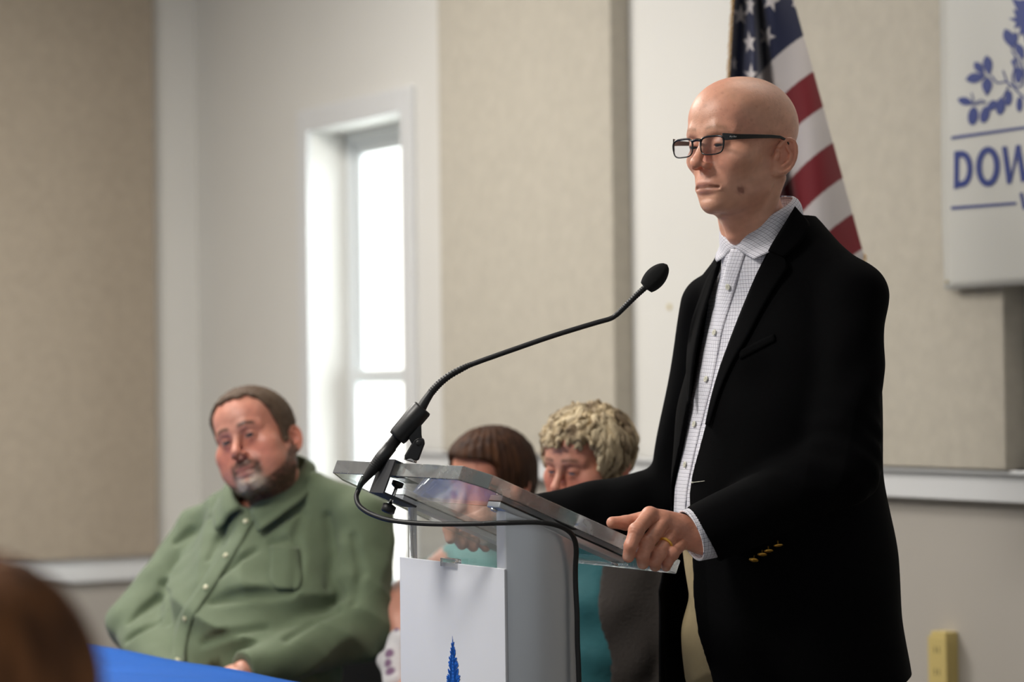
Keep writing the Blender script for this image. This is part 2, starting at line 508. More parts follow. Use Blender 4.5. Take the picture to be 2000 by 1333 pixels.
# chair rail and acoustic panels on the window wall
PT = 0.07
zr1 = wall_hit(1870, 916, 0.05)[1]; zr0 = wall_hit(1870, 978, 0.04)[1]
rail = wbox(tw1 - cw, t_end, 0, 0.045, zr0, zr1)
wbox(tw1 - cw, t_end, 0, 0.06, zr1 - 0.012, zr1, rail)
struct(rail.build('trim_1', M_trim, None, 0.004))
lowp = wbox(tw1 - cw, t_end, 0, 0.008, 0.12, zr0); struct(lowp.build('wall_lower', M_grey))
struct(wbox(tw1 - cw, t_end, 0, 0.02, 0, 0.12).build('baseboard_back', M_trim, None, 0.003))
pa0 = wall_hit(859, 500, PT)[0]; pa1 = wall_hit(1197, 500, PT)[0]
pA = wbox(pa0, pa1, 0.001, PT, zr1, CEIL - .004).build('acoustic_panel', M_fab, None, 0.006)
tag(pA, 'pale beige fabric wall panel between the window and the flag', 'wall panel', 'fabric acoustic panels')
pb0 = wall_hit(1475, 500, PT)[0]; pb1 = wall_hit(1962, 740, PT)[0]
pB = wbox(pb0, pb1, 0.001, PT, zr1, CEIL - .004).build('acoustic_panel', M_fab, None, 0.006)
tag(pB, 'beige fabric wall panel behind the flag and the printed banner', 'wall panel', 'fabric acoustic panels')

# left wall
Lc = WA + Wd * t_cor
Le = Wn.copy()                                   # runs along the room from the corner
Lnrm = -Wd
AXL = np.array([[Le[0], Le[1], 0], [Lnrm[0], Lnrm[1], 0], [0, 0, 1.0]])
def lp(s, off, z):
    q = Lc + Le * s + Lnrm * off
    return np.array([q[0], q[1], z])
def lhit(px, py, off=0.0):
    d = ray(px, py); o = Lc + Lnrm * off
    s = (o @ Lnrm) / (d[0] * Lnrm[0] + d[1] * Lnrm[1])
    p = np.array([0, 0, CAMZ]) + d * s
    return (p[:2] - Lc) @ Le, p[2]
def lbox(s0, s1, o0, o1, z0, z1, mb=None):
    mb = mb or MB()
    mb.obox(lp((s0 + s1) / 2, (o0 + o1) / 2, (z0 + z1) / 2), AXL, (abs(s1 - s0) / 2, abs(o1 - o0) / 2, abs(z1 - z0) / 2))
    return mb
struct(lbox(-0.2, 6.5, -0.2, 0, 0, CEIL).build('wall_left', M_white))
ps, pz1 = lhit(310, 1086, PT); pz0 = lhit(200, 1136, 0.04)[1]
pC = lbox(ps, ps + 2.4, 0.001, PT, pz1, CEIL - .004).build('acoustic_panel', M_fab_dk, None, 0.006)
tag(pC, 'dark taupe fabric wall panel behind the seated man in green', 'wall panel', 'fabric acoustic panels')
struct(lbox(0, 6.0, 0, 0.045, pz0, pz1).build('trim_2', M_trim, None, 0.004))
struct(lbox(0.0, 6.0, 0, 0.008, 0.12, pz0).build('wall_lower_left', M_grey))
struct(lbox(0, 6.0, 0, 0.02, 0, 0.12).build('baseboard_left', M_trim, None, 0.003))
struct(wbox(t_cor, -8.2, 0, 11, -0.1, 0).build('floor', M_floor))
struct(wbox(t_cor, -8.2, 0, 11, CEIL, CEIL + 0.1).build('ceiling', M_ceil))

# fixtures of the added lamps (unseen, above the frame) and the daylight behind the window
M_fix = mat('fixture_white', (0.8, 0.8, 0.8), 0.5)
M_dif = bpy.data.materials.new('lit_diffuser'); M_dif.use_nodes = True
_p = M_dif.node_tree.nodes['Principled BSDF']; _p.inputs['Emission Color'].default_value = (1, 0.93, 0.82, 1); _p.inputs['Emission Strength'].default_value = 2.0

for (lx, ly, sx, sy, pw, lab) in LAMPS:
    r = empty('added_light', (lx, ly, CEIL))
    tag(r, lab, 'ceiling light', 'added unseen light fixtures')
    b = MB()
    for a0, a1 in (((-sx / 2 - .03, -sy / 2 - .03, -.04), (sx / 2 + .03, -sy / 2, 0)), ((-sx / 2 - .03, sy / 2, -.04), (sx / 2 + .03, sy / 2 + .03, 0)),
                   ((-sx / 2 - .03, -sy / 2, -.04), (-sx / 2, sy / 2, 0)), ((sx / 2, -sy / 2, -.04), (sx / 2 + .03, sy / 2, 0))): b.box(a0, a1)
    b.build('frame', M_fix, r)
    MB().box((-sx / 2, -sy / 2, -.02), (sx / 2, sy / 2, -.012)).build('diffuser', M_dif, r)
    area_light('added_lamp', (lx, ly, CEIL - 0.05), (lx, ly, 0), sx, sy, pw, (1.0, 0.96, 0.90)).parent = None
wc = wp((tw0 + tw1) / 2 + 0.8, -1.3, 1.7); wt = wp((tw0 + tw1) / 2 + 0.8, 0, 1.7)
area_light('daylight_outside_window', wc, wt, 7.5, 3.4, 420, (0.93, 0.98, 1.0))

struct(wbox(t_cor + 16, t_cor - 7, -5.2, -5.0, 0, 7).build('bounce_wall_outdoor', mat('white_bounce_surface', srgb(236, 236, 232), .8)))  # added reflector wall, brightly lit so the window shows white
struct(wbox(t_cor + 16, t_cor - 7, -5.0, -0.2, -0.12, -0.02).build('ground_outdoor', mat('pale_concrete', srgb(190, 188, 182), .9)))

# wall outlet in its raceway box, small marks
M_ivory = mat('ivory_plastic', srgb(196, 176, 112), 0.45)
M_dark = mat('dark_slot', (0.02, 0.02, 0.02), 0.6)
ot0, oz1 = wall_hit(1817, 1233, 0.05); ot1 = wall_hit(1847, 1280, 0.05)[0]
outl = empty('wall_outlet', wp((ot0 + ot1) / 2, 0.008, oz1 - 0.15))
tag(outl, 'yellowed ivory surface outlet box low on the wall at right', 'outlet')
adopt(wbox(ot0, ot1, 0.008, 0.05, oz1 - 0.15, oz1).build('box', M_ivory, None, 0.003), outl)
adopt(wbox(ot0 + 0.006, ot1 - 0.006, 0.05, 0.054, oz1 - 0.145, oz1 - 0.012).build('cover_plate', M_ivory, None, 0.0015), outl)
om = (ot0 + ot1) / 2
for dz in (0.045, 0.1):
    sl = MB()
    for q in (-0.007, 0.007): wbox(om + q - 0.0012, om + q + 0.0012, 0.0535, 0.0548, oz1 - dz - 0.008, oz1 - dz + 0.008, sl)
    adopt(sl.build('socket', M_dark), outl)
mt, mz = wall_hit(1308, 600)
tag(MB().lathe(wp(mt, 0, mz), (Wn[0], Wn[1], 0), [(0, .008), (.003, .008), (.004, .005)]).build('wall_plug', M_ivory), 'small cream plug on white wall left of the standing man', 'wall plug')

# ================================================================== BANNER
M_vin = mat('white_vinyl_banner', srgb(194, 193, 187), 0.45, var=0.015, vscale=3)
M_ink = mat('blue_banner_ink', srgb(16, 42, 118), 0.5)
BO = 0.095
bt0, bz0 = wall_hit(1845, 567, BO); bz1 = wall_hit(1843, -160, BO)[1]
ban = empty('hanging_banner', wp(bt0 - 0.7, BO, bz0))
tag(ban, 'white vinyl banner with blue lettering and plant print hanging at right', 'banner')
BW_ = 1.4; nx, nz = 40, 40
Vb = []; Fb = []
def bwave(u, v): return 0.004 * math.sin(u * 9 + v * 2) + 0.003 * math.sin(v * 7)
for j in range(nz + 1):
    for i in range(nx + 1):
        u, v = i / nx, j / nz
        Vb.append(wp(bt0 - u * BW_, BO + bwave(u, v), bz0 + (bz1 - bz0) * v))
for j in range(nz):
    for i in range(nx):
        a = j * (nx + 1) + i; Fb.append((a, a + 1, a + nx + 2, a + nx + 1))
bo = new_mesh('vinyl_sheet', Vb, Fb, M_vin); adopt(bo, ban)
so = bo.modifiers.new('thick', 'SOLIDIFY'); so.thickness = 0.0015; so.offset = 0
MBg = MB()
MBg.lathe(wp(bt0 - 0.012, BO + .002, bz0 + 0.02), (Wn[0], Wn[1], 0), [(0, .004), (.002, .004)], 12)
adopt(MBg.build('grommet', mat('brass_eyelet', (0.5, 0.4, 0.2), 0.3, 1.0)), ban)
def bpt(px, py, o=0.006):
    t, z = wall_hit(px, py, BO)
    u = (bt0 - t) / BW_; v = (z - bz0) / (bz1 - bz0)
    return wp(t, BO + bwave(u, v) + 0.0016, z)
def poly_print(mb, pts):
    P = [bpt(*p) for p in pts]; e = np.array([Wn[0], Wn[1], 0]) * 0.0008
    mb.prism(P, e)
def ring_print(mb, outer, inner):
    e = np.array([Wn[0], Wn[1], 0]) * 0.0008
    n = len(outer)
    for i in range(n):
        j = (i + 1) % n
        mb.prism([bpt(*outer[i]), bpt(*outer[j]), bpt(*inner[j]), bpt(*inner[i])], e)
def stroke(mb, pts, w):
    pts = [np.array(p, float) for p in catmull([(p[0], p[1], 0) for p in pts], 5)]
    L_ = []; R_ = []
    for i, p in enumerate(pts):
        t = pts[min(i + 1, len(pts) - 1)] - pts[max(i - 1, 0)]; t = t / (np.linalg.norm(t) + 1e-9)
        nrm = np.array([-t[1], t[0], 0]) * w / 2
        L_.append((p + nrm)[:2]); R_.append((p - nrm)[:2])
    e = np.array([Wn[0], Wn[1], 0]) * 0.0008
    for i in range(len(pts) - 1):
        mb.prism([bpt(*L_[i]), bpt(*L_[i + 1]), bpt(*R_[i + 1]), bpt(*R_[i])], e)
def leaf(mb, a, b, w, n=7):
    a = np.array(a, float); b = np.array(b, float); t = b - a; L0 = np.linalg.norm(t); t /= L0; nr = np.array([-t[1], t[0]])
    up = [a + t * L0 * k / n + nr * w * math.sin(math.pi * (k / n) ** 0.8) for k in range(1, n)]
    dn = [a + t * L0 * k / n - nr * w * math.sin(math.pi * (k / n) ** 0.8) for k in range(n - 1, 0, -1)]
    poly_print(mb, [a] + up + [b] + dn)
def oval(mb, c, rx, ry, rot=0, n=18):
    pts = []
    for k in range(n):
        x = rx * math.cos(2 * math.pi * k / n); y = ry * math.sin(2 * math.pi * k / n)
        pts.append((c[0] + x * math.cos(rot) - y * math.sin(rot), c[1] + x * math.sin(rot) + y * math.cos(rot)))
    poly_print(mb, pts)
# rules
for q in ([(1862, 267), (2060, 239), (2060, 244), (1862, 273)], [(1862, 404), (1990, 395), (1990, 400), (1862, 410)]):
    rl = MB(); n_ = 12
    for k in range(n_):
        g_ = lambda i, j, t: (q[i][0] + (q[j][0] - q[i][0]) * t, q[i][1] + (q[j][1] - q[i][1]) * t)
        poly_print(rl, [g_(0, 1, k / n_), g_(0, 1, (k + 1) / n_), g_(3, 2, (k + 1) / n_), g_(3, 2, k / n_)])
    adopt(rl.build('printed_rule', M_ink), ban)
# lettering D O W (the rest of the word lies outside the photograph)
def dletter():
    mb = MB(); o_ = []; i_ = []
    n = 16
    o_ += [(1868, 296), (1878, 295)]; i_ += [(1878, 308.5), (1881, 308)]
    for k in range(n + 1):
        a = -math.pi / 2 + math.pi * k / n
        o_.append((1880 + 24.5 * math.cos(a) ** 0.8 if math.cos(a) > 0 else 1880, 330.5 + 36 * math.sin(a)))
        i_.append((1881 + 13.0 * math.cos(a) ** 0.8 if math.cos(a) > 0 else 1881, 331 + 23.5 * math.sin(a)))
    o_ += [(1868, 370.5)]; i_ += [(1877.5, 356.5)]
    ring_print(mb, o_, i_); return mb
adopt(dletter().build('letter', M_ink), ban)
mb = MB(); n = 28
ring_print(mb, [(1934.5 + 23.5 * math.cos(2 * math.pi * k / n), 326 + 39.5 * math.sin(2 * math.pi * k / n)) for k in range(n)],
           [(1934.5 + 12.0 * math.cos(2 * math.pi * k / n), 326 + 26.5 * math.sin(2 * math.pi * k / n)) for k in range(n)])
adopt(mb.build('letter', M_ink), ban)
mb = MB()
for q in ([(1961, 287), (1970.5, 286), (1980, 343), (1972, 360)], [(1972, 360), (1980, 343), (1988, 284), (1993, 284), (1993, 300), (1980, 359)],
          [(1988, 284), (1996, 283), (2007, 340), (1999, 356)], [(1999, 356), (2007, 340), (2016, 281), (2025, 280), (2008, 355)]): poly_print(mb, q)
adopt(mb.build('letter', M_ink), ban)
mb = MB()
for q in ([(1996, 377), (2002, 376.5), (2008, 403), (2003, 410)], [(2003, 410), (2008, 403), (2015, 376), (2020, 375.5), (2010, 409)]): poly_print(mb, q)
adopt(mb.build('letter', M_ink), ban)
# branch with leaves and berries
art = MB()
stroke(art, [(1938, 148), (1950, 162), (1966, 160), (1980, 170), (1996, 186), (2015, 200)], 3.2)
stroke(art, [(1904, 206), (1918, 196), (1926, 200)], 2.5); stroke(art, [(1910, 204), (1930, 200)], 2.2)
stroke(art, [(1972, 168), (1962, 188), (1956, 196)], 2.5); stroke(art, [(1968, 160), (1960, 138)], 2.5)
stroke(art, [(1905, 200), (1900, 182)], 2.2)
leaf(art, (1888, 156), (1928, 148), 10); leaf(art, (1905, 121), (1924, 146), 8); leaf(art, (1928, 108), (1934, 148), 9)
leaf(art, (1930, 150), (1930, 188), 10); leaf(art, (1873, 194), (1906, 203), 8)
for c, rx, ry, ro in (((1904, 227), 10, 18, .1), ((1927, 224), 9, 17, .25), ((1957, 208), 9, 17, .1), ((1972, 192), 7, 15, .05), ((1941, 206), 8, 11, .6), ((1993, 204), 6, 15, 0)):
    oval(art, c, rx, ry, ro)
leaf(art, (1963, 56), (1980, 96), 10); leaf(art, (1984, 62), (1976, 96), 7); leaf(art, (1985, 84), (2000, 116), 8)
stroke(art, [(1976, 98), (1988, 120), (1998, 150)], 3); stroke(art, [(1986, 92), (2002, 140)], 2.2)
ring_print(art, [(1990 + 13 * math.cos(2 * math.pi * k / 20), 152 + 20 * math.sin(2 * math.pi * k / 20)) for k in range(20)],
           [(1990 + 10 * math.cos(2 * math.pi * k / 20), 152 + 17 * math.sin(2 * math.pi * k / 20)) for k in range(20)])
oval(art, (1990, 148), 7, 15, 0)
jag = [(1975, -4), (1990, 0), (2040, -6), (2044, 80), (2003, 84), (1998, 66), (1990, 70), (1992, 52), (1980, 56), (1984, 44), (1970, 36), (1984, 34), (1978, 18), (1986, 20)]
poly_print(art, jag); poly_print(art, [(1975, 120), (1983, 112), (1986, 134), (1978, 146), (1981, 132)])
adopt(art.build('printed_plant', M_ink), ban)

# ================================================================== FLAG
M_cloth_flag = mat('flag_nylon', attr=True, rough=0.7, sheen=0.2, bump=0.04, bscale=500)
M_gold = mat('gold_fringe', srgb(190, 140, 40), 0.6, 0.2)
M_pole = mat('brass_pole', srgb(150, 110, 50), 0.35, 0.9)
FY = 5.25
flag_root = empty('flag_on_stand', W(1470, 600, FY + 0.06) * np.array([1, 1, 0]))
tag(flag_root, 'American flag with gold fringe hanging behind the speaker', 'flag')
ny, nxx = 470, 150
ys = np.linspace(-330, 640, ny); us = np.linspace(0, 1, nxx)
U, YS = np.meshgrid(us, ys)
xl = np.where(YS < 160, 1433 - 0.055 * YS, 1424.0 + 0.12 * np.maximum(YS - 160, 0))
xr = 1550 + 0.2755 * YS - 22 * np.clip((-YS) / 330, 0, 1)
xr = np.where(YS > 500, 1688 - (YS - 500) * 0.25, xr)
PX = xl + (xr - xl) * U
dxr = None
yr = YS.copy()
for _ in range(25):
    xe = 1550 + 0.2755 * yr
    dd = xe - PX
    yr = YS - (0.60 * dd + 0.0032 * np.maximum(dd, 0) ** 2)
    yr = np.clip(yr, -1200, 900)
fold = 0.030 * np.sin(U * 17.0 - 0.4) * np.clip((0.52 - U) / 0.2, 0, 1) + 0.05 * np.exp(-((U - 0.43) / 0.06) ** 2) - 0.035 * np.sin(np.clip((U - 0.45) / 0.55, 0, 1) * math.pi * 0.9) \
    + 0.010 * np.sin(U * 9 + YS * 0.012)
blue = np.array(srgb(16, 24, 60)); red = np.array(srgb(118, 8, 24)); wht = np.array(srgb(206, 198, 196))
cidx = np.floor((yr - 70) / 69.5).astype(int)
colf = np.where((yr < 70)[..., None], blue, np.where((cidx % 2 == 0)[..., None], wht, red))
def in_star(x, y, cx, cy, r, sx, rot):
    X = (x - cx) / sx; Y = y - cy
    an = np.arctan2(X, -Y) - rot; rad = np.hypot(X, Y)
    a = np.mod(an, 2 * math.pi / 5); a = np.minimum(a, 2 * math.pi / 5 - a)
    ri = r * 0.40
    p = math.pi / 5
    # edge between tip (angle 0, r) and notch (angle p, ri)
    x1, y1 = 0.0, r; x2, y2 = ri * math.sin(p), ri * math.cos(p)
    qx, qy = rad * np.sin(a), rad * np.cos(a)
    return (x2 - x1) * (qy - y1) - (y2 - y1) * (qx - x1) < 0
for s_ in ((1446.5, 29, 22, .78, 0.05), (1465, 10, 24, .45, 0.1), (1506, 1, 23, .8, 0.25), (1464, 83, 24, .55, -0.1), (1498, 71, 22, .78, 0.35),
           (1433.5, 124, 16, .4, 0), (1467, 148, 24, .6, 0.05), (1553, 6, 14, .6, 0.4), (1447, -52, 22, .78, 0), (1500, -60, 22, .8, .2), (1466, -70, 24, .5, 0)):
    ins_ = in_star(PX, YS, *s_) & (yr < 64)
    colf[ins_] = wht
depth = FY + fold
dirs = c_fwd[None, None] + c_right * ((PX - 1000) / FPX)[..., None] + c_up * ((666.5 - YS) / FPX)[..., None]
Vf = np.array([0, 0, CAMZ]) + dirs * (depth / dirs[..., 1])[..., None]
ii = np.arange(ny * nxx).reshape(ny, nxx)
Ff = np.stack([ii[:-1, :-1], ii[1:, :-1], ii[1:, 1:], ii[:-1, 1:]], -1).reshape(-1, 4)
fo = new_mesh('flag_cloth', Vf.reshape(-1, 3), Ff, M_cloth_flag, None, col=colf.reshape(-1, 3)); adopt(fo, flag_root)
so = fo.modifiers.new('thick', 'SOLIDIFY'); so.thickness = 0.0012; so.offset = 0
frg = MB()
for edge, sgn in ((0, -1),):
    for k in range(0, ny - 3, 3):
        p = Vf[k, edge]
        l = 0.004 + 0.0035 * random.random()
        frg.tube([p + (0.001, 0, 0), p + (sgn * l * .5, 0.0, -0.004), p + (sgn * l, 0, -0.010)], 0.0016, 5)
adopt(frg.build('gold_fringe', M_gold), flag_root); frg = MB()
for k in range(10, nxx - 2, 2):
    p = Vf[-1, k]; frg.tube([p, p + (0.001, 0, -0.02 - .006 * random.random())], 0.0016, 5)
for k in range(ny - 70, ny - 3, 3):
    p = Vf[k, -1]; frg.tube([p, p + (0.006, 0, -0.006)], 0.0018, 5)
adopt(frg.build('gold_fringe', M_gold), flag_root)
pb = W(1450, 600, FY + 0.10); pole = MB()
pole.tube([(pb[0], pb[1], 0.05), (pb[0], pb[1], 2.62)], 0.0125, 14)
adopt(pole.build('pole', M_pole), flag_root)
adopt(MB().lathe((pb[0], pb[1], 0), (0, 0, 1), [(0, .14), (.02, .14), (.03, .1), (.06, .03), (.12, .02)], 28).build('floor_stand', M_pole), flag_root)
adopt(MB().lathe((pb[0], pb[1], 2.6), (0, 0, 1), [(0, .012), (.02, .022), (.05, .022), (.08, .01), (.16, .001)], 16).build('finial', M_pole), flag_root)

# ================================================================== TABLE
M_tcloth = mat('blue_table_cover', srgb(0, 82, 168), 0.65, spec=0.15, var=0.05, vscale=5, bump=0.15, bscale=14)
e0 = W(190, 1255, 5.2); e1 = W(520, 1326, 4.62)
te = np.array([e1[0] - e0[0], e1[1] - e0[1]]); te /= np.linalg.norm(te); tn = np.array([te[1], -te[0]])   # towards the camera side
TZ = (e0[2] + e1[2]) / 2
table = empty('folding_table', (*(e0[:2] + te * 0.35 + tn * 0.37), 0)); tag(table, 'long table under a bright blue cover before the man in green', 'table')
def tpt(a, b, z): q = e0[:2] + te * a + tn * b; return np.array([q[0], q[1], z])
T0, T1, TD = -0.75, 1.0, 0.74
NA, NB = 60, 26
gx = np.linspace(T0, T1, NA); gb = np.linspace(0, TD, NB)
Vt = []; Ft = []
# top sheet with hanging skirt all round
ring = [(x, 0.0) for x in gx] + [(T1, b) for b in gb[1:]] + [(x, TD) for x in gx[::-1][1:]] + [(T0, b) for b in gb[::-1][1:-1]]
cx_, cb_ = (T0 + T1) / 2, TD / 2
levels = [(0.0, 0.0), (0.25, 0), (0.6, 0), (0.9, 0), (0.985, 0), (1.0, -0.006), (1.004, -0.02), (1.006, -0.15), (1.01, -0.35), (1.014, -0.55), (1.016, TZ * -1 + 0.06)]
nr = len(ring); per = 0
for li, (sc_, dz) in enumerate(levels):
    for k, (x, b) in enumerate(ring):
        ox = b_o = 0
        q = tpt(cx_ + (x - cx_) * sc_, cb_ + (b - cb_) * sc_, TZ + dz + (0.0015 * math.sin(x * 13 + b * 5) if dz == 0 else 0))
        if dz < -0.02:
            w_ = 0.012 * math.sin(k * 0.7) * min(1, -dz / 0.3)
            o_ = np.array([x - cx_, (b - cb_) * 2]); o_ = o_ / (np.linalg.norm(o_) + 1e-6)
            q[:2] += (te * o_[0] + tn * o_[1]) * w_
        Vt.append(q)
for li in range(len(levels) - 1):
    for k in range(nr):
        a = li * nr + k; b = li * nr + (k + 1) % nr
        Ft.append((a, b, b + nr, a + nr))
tc_ = new_mesh('table_cover', Vt, Ft, M_tcloth); adopt(tc_, table)
tt = MB(); tt.obox(tpt(cx_, cb_, TZ - 0.022), [[te[0], te[1], 0], [tn[0], tn[1], 0], [0, 0, 1]], ((T1 - T0) / 2 - .01, TD / 2 - .01, 0.018))
adopt(tt.build('table_top', mat('laminate', (0.5, 0.48, 0.45), 0.5)), table)
for a in (T0 + 0.2, T1 - 0.2):
    for b in (0.1, TD - 0.1):
        adopt(MB().tube([tpt(a, b, 0), tpt(a, b, TZ - 0.04)], 0.016, 12).build('leg', mat('grey_steel', (0.3, 0.3, 0.3), 0.4, 1)), table)
# ================================================================== LECTERN
LF = np.array([-0.866, -0.5]); LL = np.array([0.5, -0.866])
B3 = W(925, 911, 3.756); Bw = B3[:2]; zB = B3[2]
C3 = W(1330, 1095, 3.95); sBC = float(np.linalg.norm(C3[:2] - Bw)); zC = C3[2]
LF = -(C3[:2] - Bw) / sBC; LL = np.array([-LF[1], LF[0]])
slope = (zB - zC) / sBC
def lz(a): return zB - slope * a                       # slab top height, a metres behind the front edge
def lq(a, l, z): q = Bw - LF * a + LL * l; return np.array([q[0], q[1], z])
nS = np.array([LF[0] * -slope * -1, 0, 0])
tdir = lq(1, 0, lz(1)) - lq(0, 0, lz(0)); tdir /= np.linalg.norm(tdir)
l3 = np.array([LL[0], LL[1], 0]); nS = np.cross(tdir, l3); nS = nS if nS[2] > 0 else -nS; nS /= np.linalg.norm(nS)
TH = 0.024
lect = empty('lectern', lq(0.16, -0.25, 0)); tag(lect, 'white and clear acrylic lectern with a blue tree print', 'lectern')
M_acr = bpy.data.materials.new('clear_acrylic'); M_acr.use_nodes = True
_p = M_acr.node_tree.nodes['Principled BSDF']
_p.inputs['Transmission Weight'].default_value = 1.0; _p.inputs['Roughness'].default_value = 0.01; _p.inputs['IOR'].default_value = 1.47
_p.inputs['Base Color'].default_value = (0.97, 0.985, 0.985, 1)
M_acre = bpy.data.materials.new('sawn_acrylic_edge'); M_acre.use_nodes = True
_n = M_acre.node_tree; _p = _n.nodes['Principled BSDF']
_p.inputs['Transmission Weight'].default_value = 0.88; _p.inputs['IOR'].default_value = 1.45; _p.inputs['Base Color'].default_value = (0.86, 0.87, 0.86, 1)
_t = _n.nodes.new('ShaderNodeTexCoord'); _z = _n.nodes.new('ShaderNodeTexNoise'); _z.inputs['Scale'].default_value = 45; _n.links.new(_t.outputs['Object'], _z.inputs['Vector'])
_m = _n.nodes.new('ShaderNodeMapRange'); _m.inputs[1].default_value = .35; _m.inputs[2].default_value = .65; _m.inputs[3].default_value = .03; _m.inputs[4].default_value = .30
_n.links.new(_z.outputs['Fac'], _m.inputs[0]); _n.links.new(_m.outputs[0], _p.inputs['Roughness'])
M_acr2 = clear_sheet('clear_acrylic_sheet', (0.93, 0.955, 0.955), refl=0.10, rough=0.03)
M_lwhite = mat('white_lectern_panel', srgb(214, 216, 222), 0.42)
M_alu = mat('satin_aluminium', srgb(205, 208, 212), 0.32, 0.55)
M_chrome = mat('chrome', (0.75, 0.75, 0.75), 0.12, 1.0)
M_blue = mat('blue_print', srgb(12, 92, 190), 0.45)
M_blk = mat('black_metal', srgb(22, 22, 24), 0.42, 0.0)
M_rub = mat('black_rubber', srgb(16, 16, 17), 0.5)
# slab: clipped front corners, slightly wider at the reader's edge
wF, wR = 0.516, 0.565; ch = 0.035; aR = sBC + 0.0
out = [(ch, 0.0), (aR, 0.0), (aR, -wR), (ch, -wF), (0, -wF + ch), (0, -ch)]
slab = MB(); slab.prism([lq(a, l, lz(a)) for a, l in out], -nS * TH)
so_ = slab.build('reading_top', [M_acr, M_acre], None, 0.0015, 2); adopt(so_, lect)
for pl_ in so_.data.polygons:
    if abs(Vector(pl_.normal).dot(Vector(nS))) < 0.6: pl_.material_index = 1
# ledge at the reader's edge
lip = MB(); lip.obox((lq(aR - 0.006, -wR / 2, lz(aR - 0.006)) + nS * 0.006), [tdir, l3, nS], (0.005, wR / 2 - 0.13, 0.006))
adopt(lip.build('paper_ledge', M_acr, None, 0.001), lect)
# posts
def post(l_out, inward):
    mb = MB(); n = 14
    a0, a1 = 0.090, 0.224
    prof = []
    for k in range(n + 1):
        t = k / n; bul = 0.012 * math.sin(math.pi * t) ** 0.7
        prof.append((a0 + (a1 - a0) * t, l_out - inward * bul))
    prof += [(a1, l_out + inward * 0.03), (a0, l_out + inward * 0.03)]
    Vb = [lq(a, l, 0.02) for a, l in prof]; Vt = [lq(a, l, lz(a) - TH / nS[2] - 0.010) for a, l in prof]
    m = len(prof)
    mb.add(Vb + Vt, [tuple(range(m))[::-1], tuple(range(m, 2 * m))] + [(i, (i + 1) % m, m + (i + 1) % m, m + i) for i in range(m)], False)
    return mb
l1 = -0.06; l2 = -0.06 - 0.354
for lo_, inw in ((l1, -1), (l2, 1)):
    if inw < 0: p_ = post(lo_, inw).build('side_post', M_alu, None, 0.0025); adopt(p_, lect)
    else:
        for a_ in (0.104,):
            p_ = MB().tube([lq(a_, lo_ + 0.012, 0.02), lq(a_, lo_ + 0.012, lz(a_) - TH / nS[2] - 0.010)], 0.0075, 18).build('side_tube', M_chrome); adopt(p_, lect)
    br = MB()
    lm = lo_ + inw * 0.012
    am = 0.205; c_ = lq(am, lm, lz(am)) - nS * (TH + 0.0055)
    br.obox(c_, [tdir, l3, nS], (0.128, 0.02, 0.005))
    b_ = br.build('top_bracket', M_alu, None, 0.002); adopt(b_, lect)
    gs = MB(); gs.obox(lq(am, lm, lz(am)) - nS * (TH + 0.0006), [tdir, l3, nS], (0.128, 0.0205, 0.0006)); adopt(gs.build('rubber_gasket', M_rub), lect)
    for a_ in (0.092, 0.318):
        s_ = MB().lathe(lq(a_, lm, lz(a_)) - nS * (TH + 0.012), -nS, [(0, .006), (.003, .006), (.004, .004)], 12); adopt(s_.build('screw', M_chrome), lect)
# clear front sheet between the posts, sign panel and clip
zs1 = W(985, 1112, 3.853)[2]
fs = MB()
fsz = lambda a: lz(a) - TH / nS[2] - 0.004
fs.prism([lq(0.094, l1 - 0.012, 0.05), lq(0.094, l2 + 0.012, 0.05), lq(0.094, l2 + 0.012, fsz(0.094)), lq(0.094, l1 - 0.012, fsz(0.094))], -np.array([LF[0], LF[1], 0]) * 0.008)
adopt(fs.build('clear_front_sheet', M_acr2), lect)
fa = 0.0855
sg = MB(); sg.prism([lq(fa, l1 + 0.003, 0.06), lq(fa, l2 - 0.003, 0.06), lq(fa, l2 - 0.003, zs1), lq(fa, l1 + 0.003, zs1)], np.array([-LF[0], -LF[1], 0]) * 0.0045)
adopt(sg.build('sign_panel', M_lwhite, None, 0.0008), lect)
cl = MB(); lm = (l1 + l2) / 2
cl.obox(lq(fa + 0.002, lm, zs1), [np.array([LF[0], LF[1], 0]), l3, [0, 0, 1]], (0.006, 0.026, 0.007)); adopt(cl.build('sign_clip', M_acr, None, 0.001), lect)
bs = MB(); bs.obox(lq(0.17, lm, 0.01), [np.array([LF[0], LF[1], 0]), l3, [0, 0, 1]], (0.22, 0.28, 0.01)); adopt(bs.build('base_plate', M_lwhite, None, 0.003), lect)
# tree print on the sign
def sign_pt(px, py):
    d = ray(px, py); n2 = LF; o2 = Bw - LF * (fa - 0.0006)
    s = (o2 @ n2) / (d[0] * n2[0] + d[1] * n2[1])
    return np.array([0, 0, CAMZ]) + d * s
rt = random.Random(3)
tree = MB(); ex = np.array([LF[0], LF[1], 0]) * 0.0004
def tpoly(pts): tree.prism([sign_pt(*p) for p in pts], ex)
axx = lambda y: 883.8 + (y - 1245) * 0.012
tpoly([(axx(1243), 1243), (axx(1270) + 1.6, 1280), (axx(1270) - 1.6, 1280)])
y = 1258.0
while y < 1480:
    hw = 1.0 + (y - 1250) * (0.125 if y < 1340 else 0.14)
    core = hw * 0.55
    tpoly([(axx(y) - core, y), (axx(y) + core, y), (axx(y + 9) + core * 1.15, y + 9), (axx(y + 9) - core * 1.15, y + 9)])
    for s_ in (-1, 1):
        for q in range(3):
            yy = y + rt.uniform(0, 8); w_ = hw * rt.uniform(0.75, 1.35)
            tpoly([(axx(yy) + s_ * core * .4, yy + 1), (axx(yy) + s_ * w_, yy - 3 - w_ * 0.45), (axx(yy) + s_ * (w_ + .6), yy - 1.5 - w_ * 0.40), (axx(yy) + s_ * core * .6, yy + 8)])
    y += 6.5
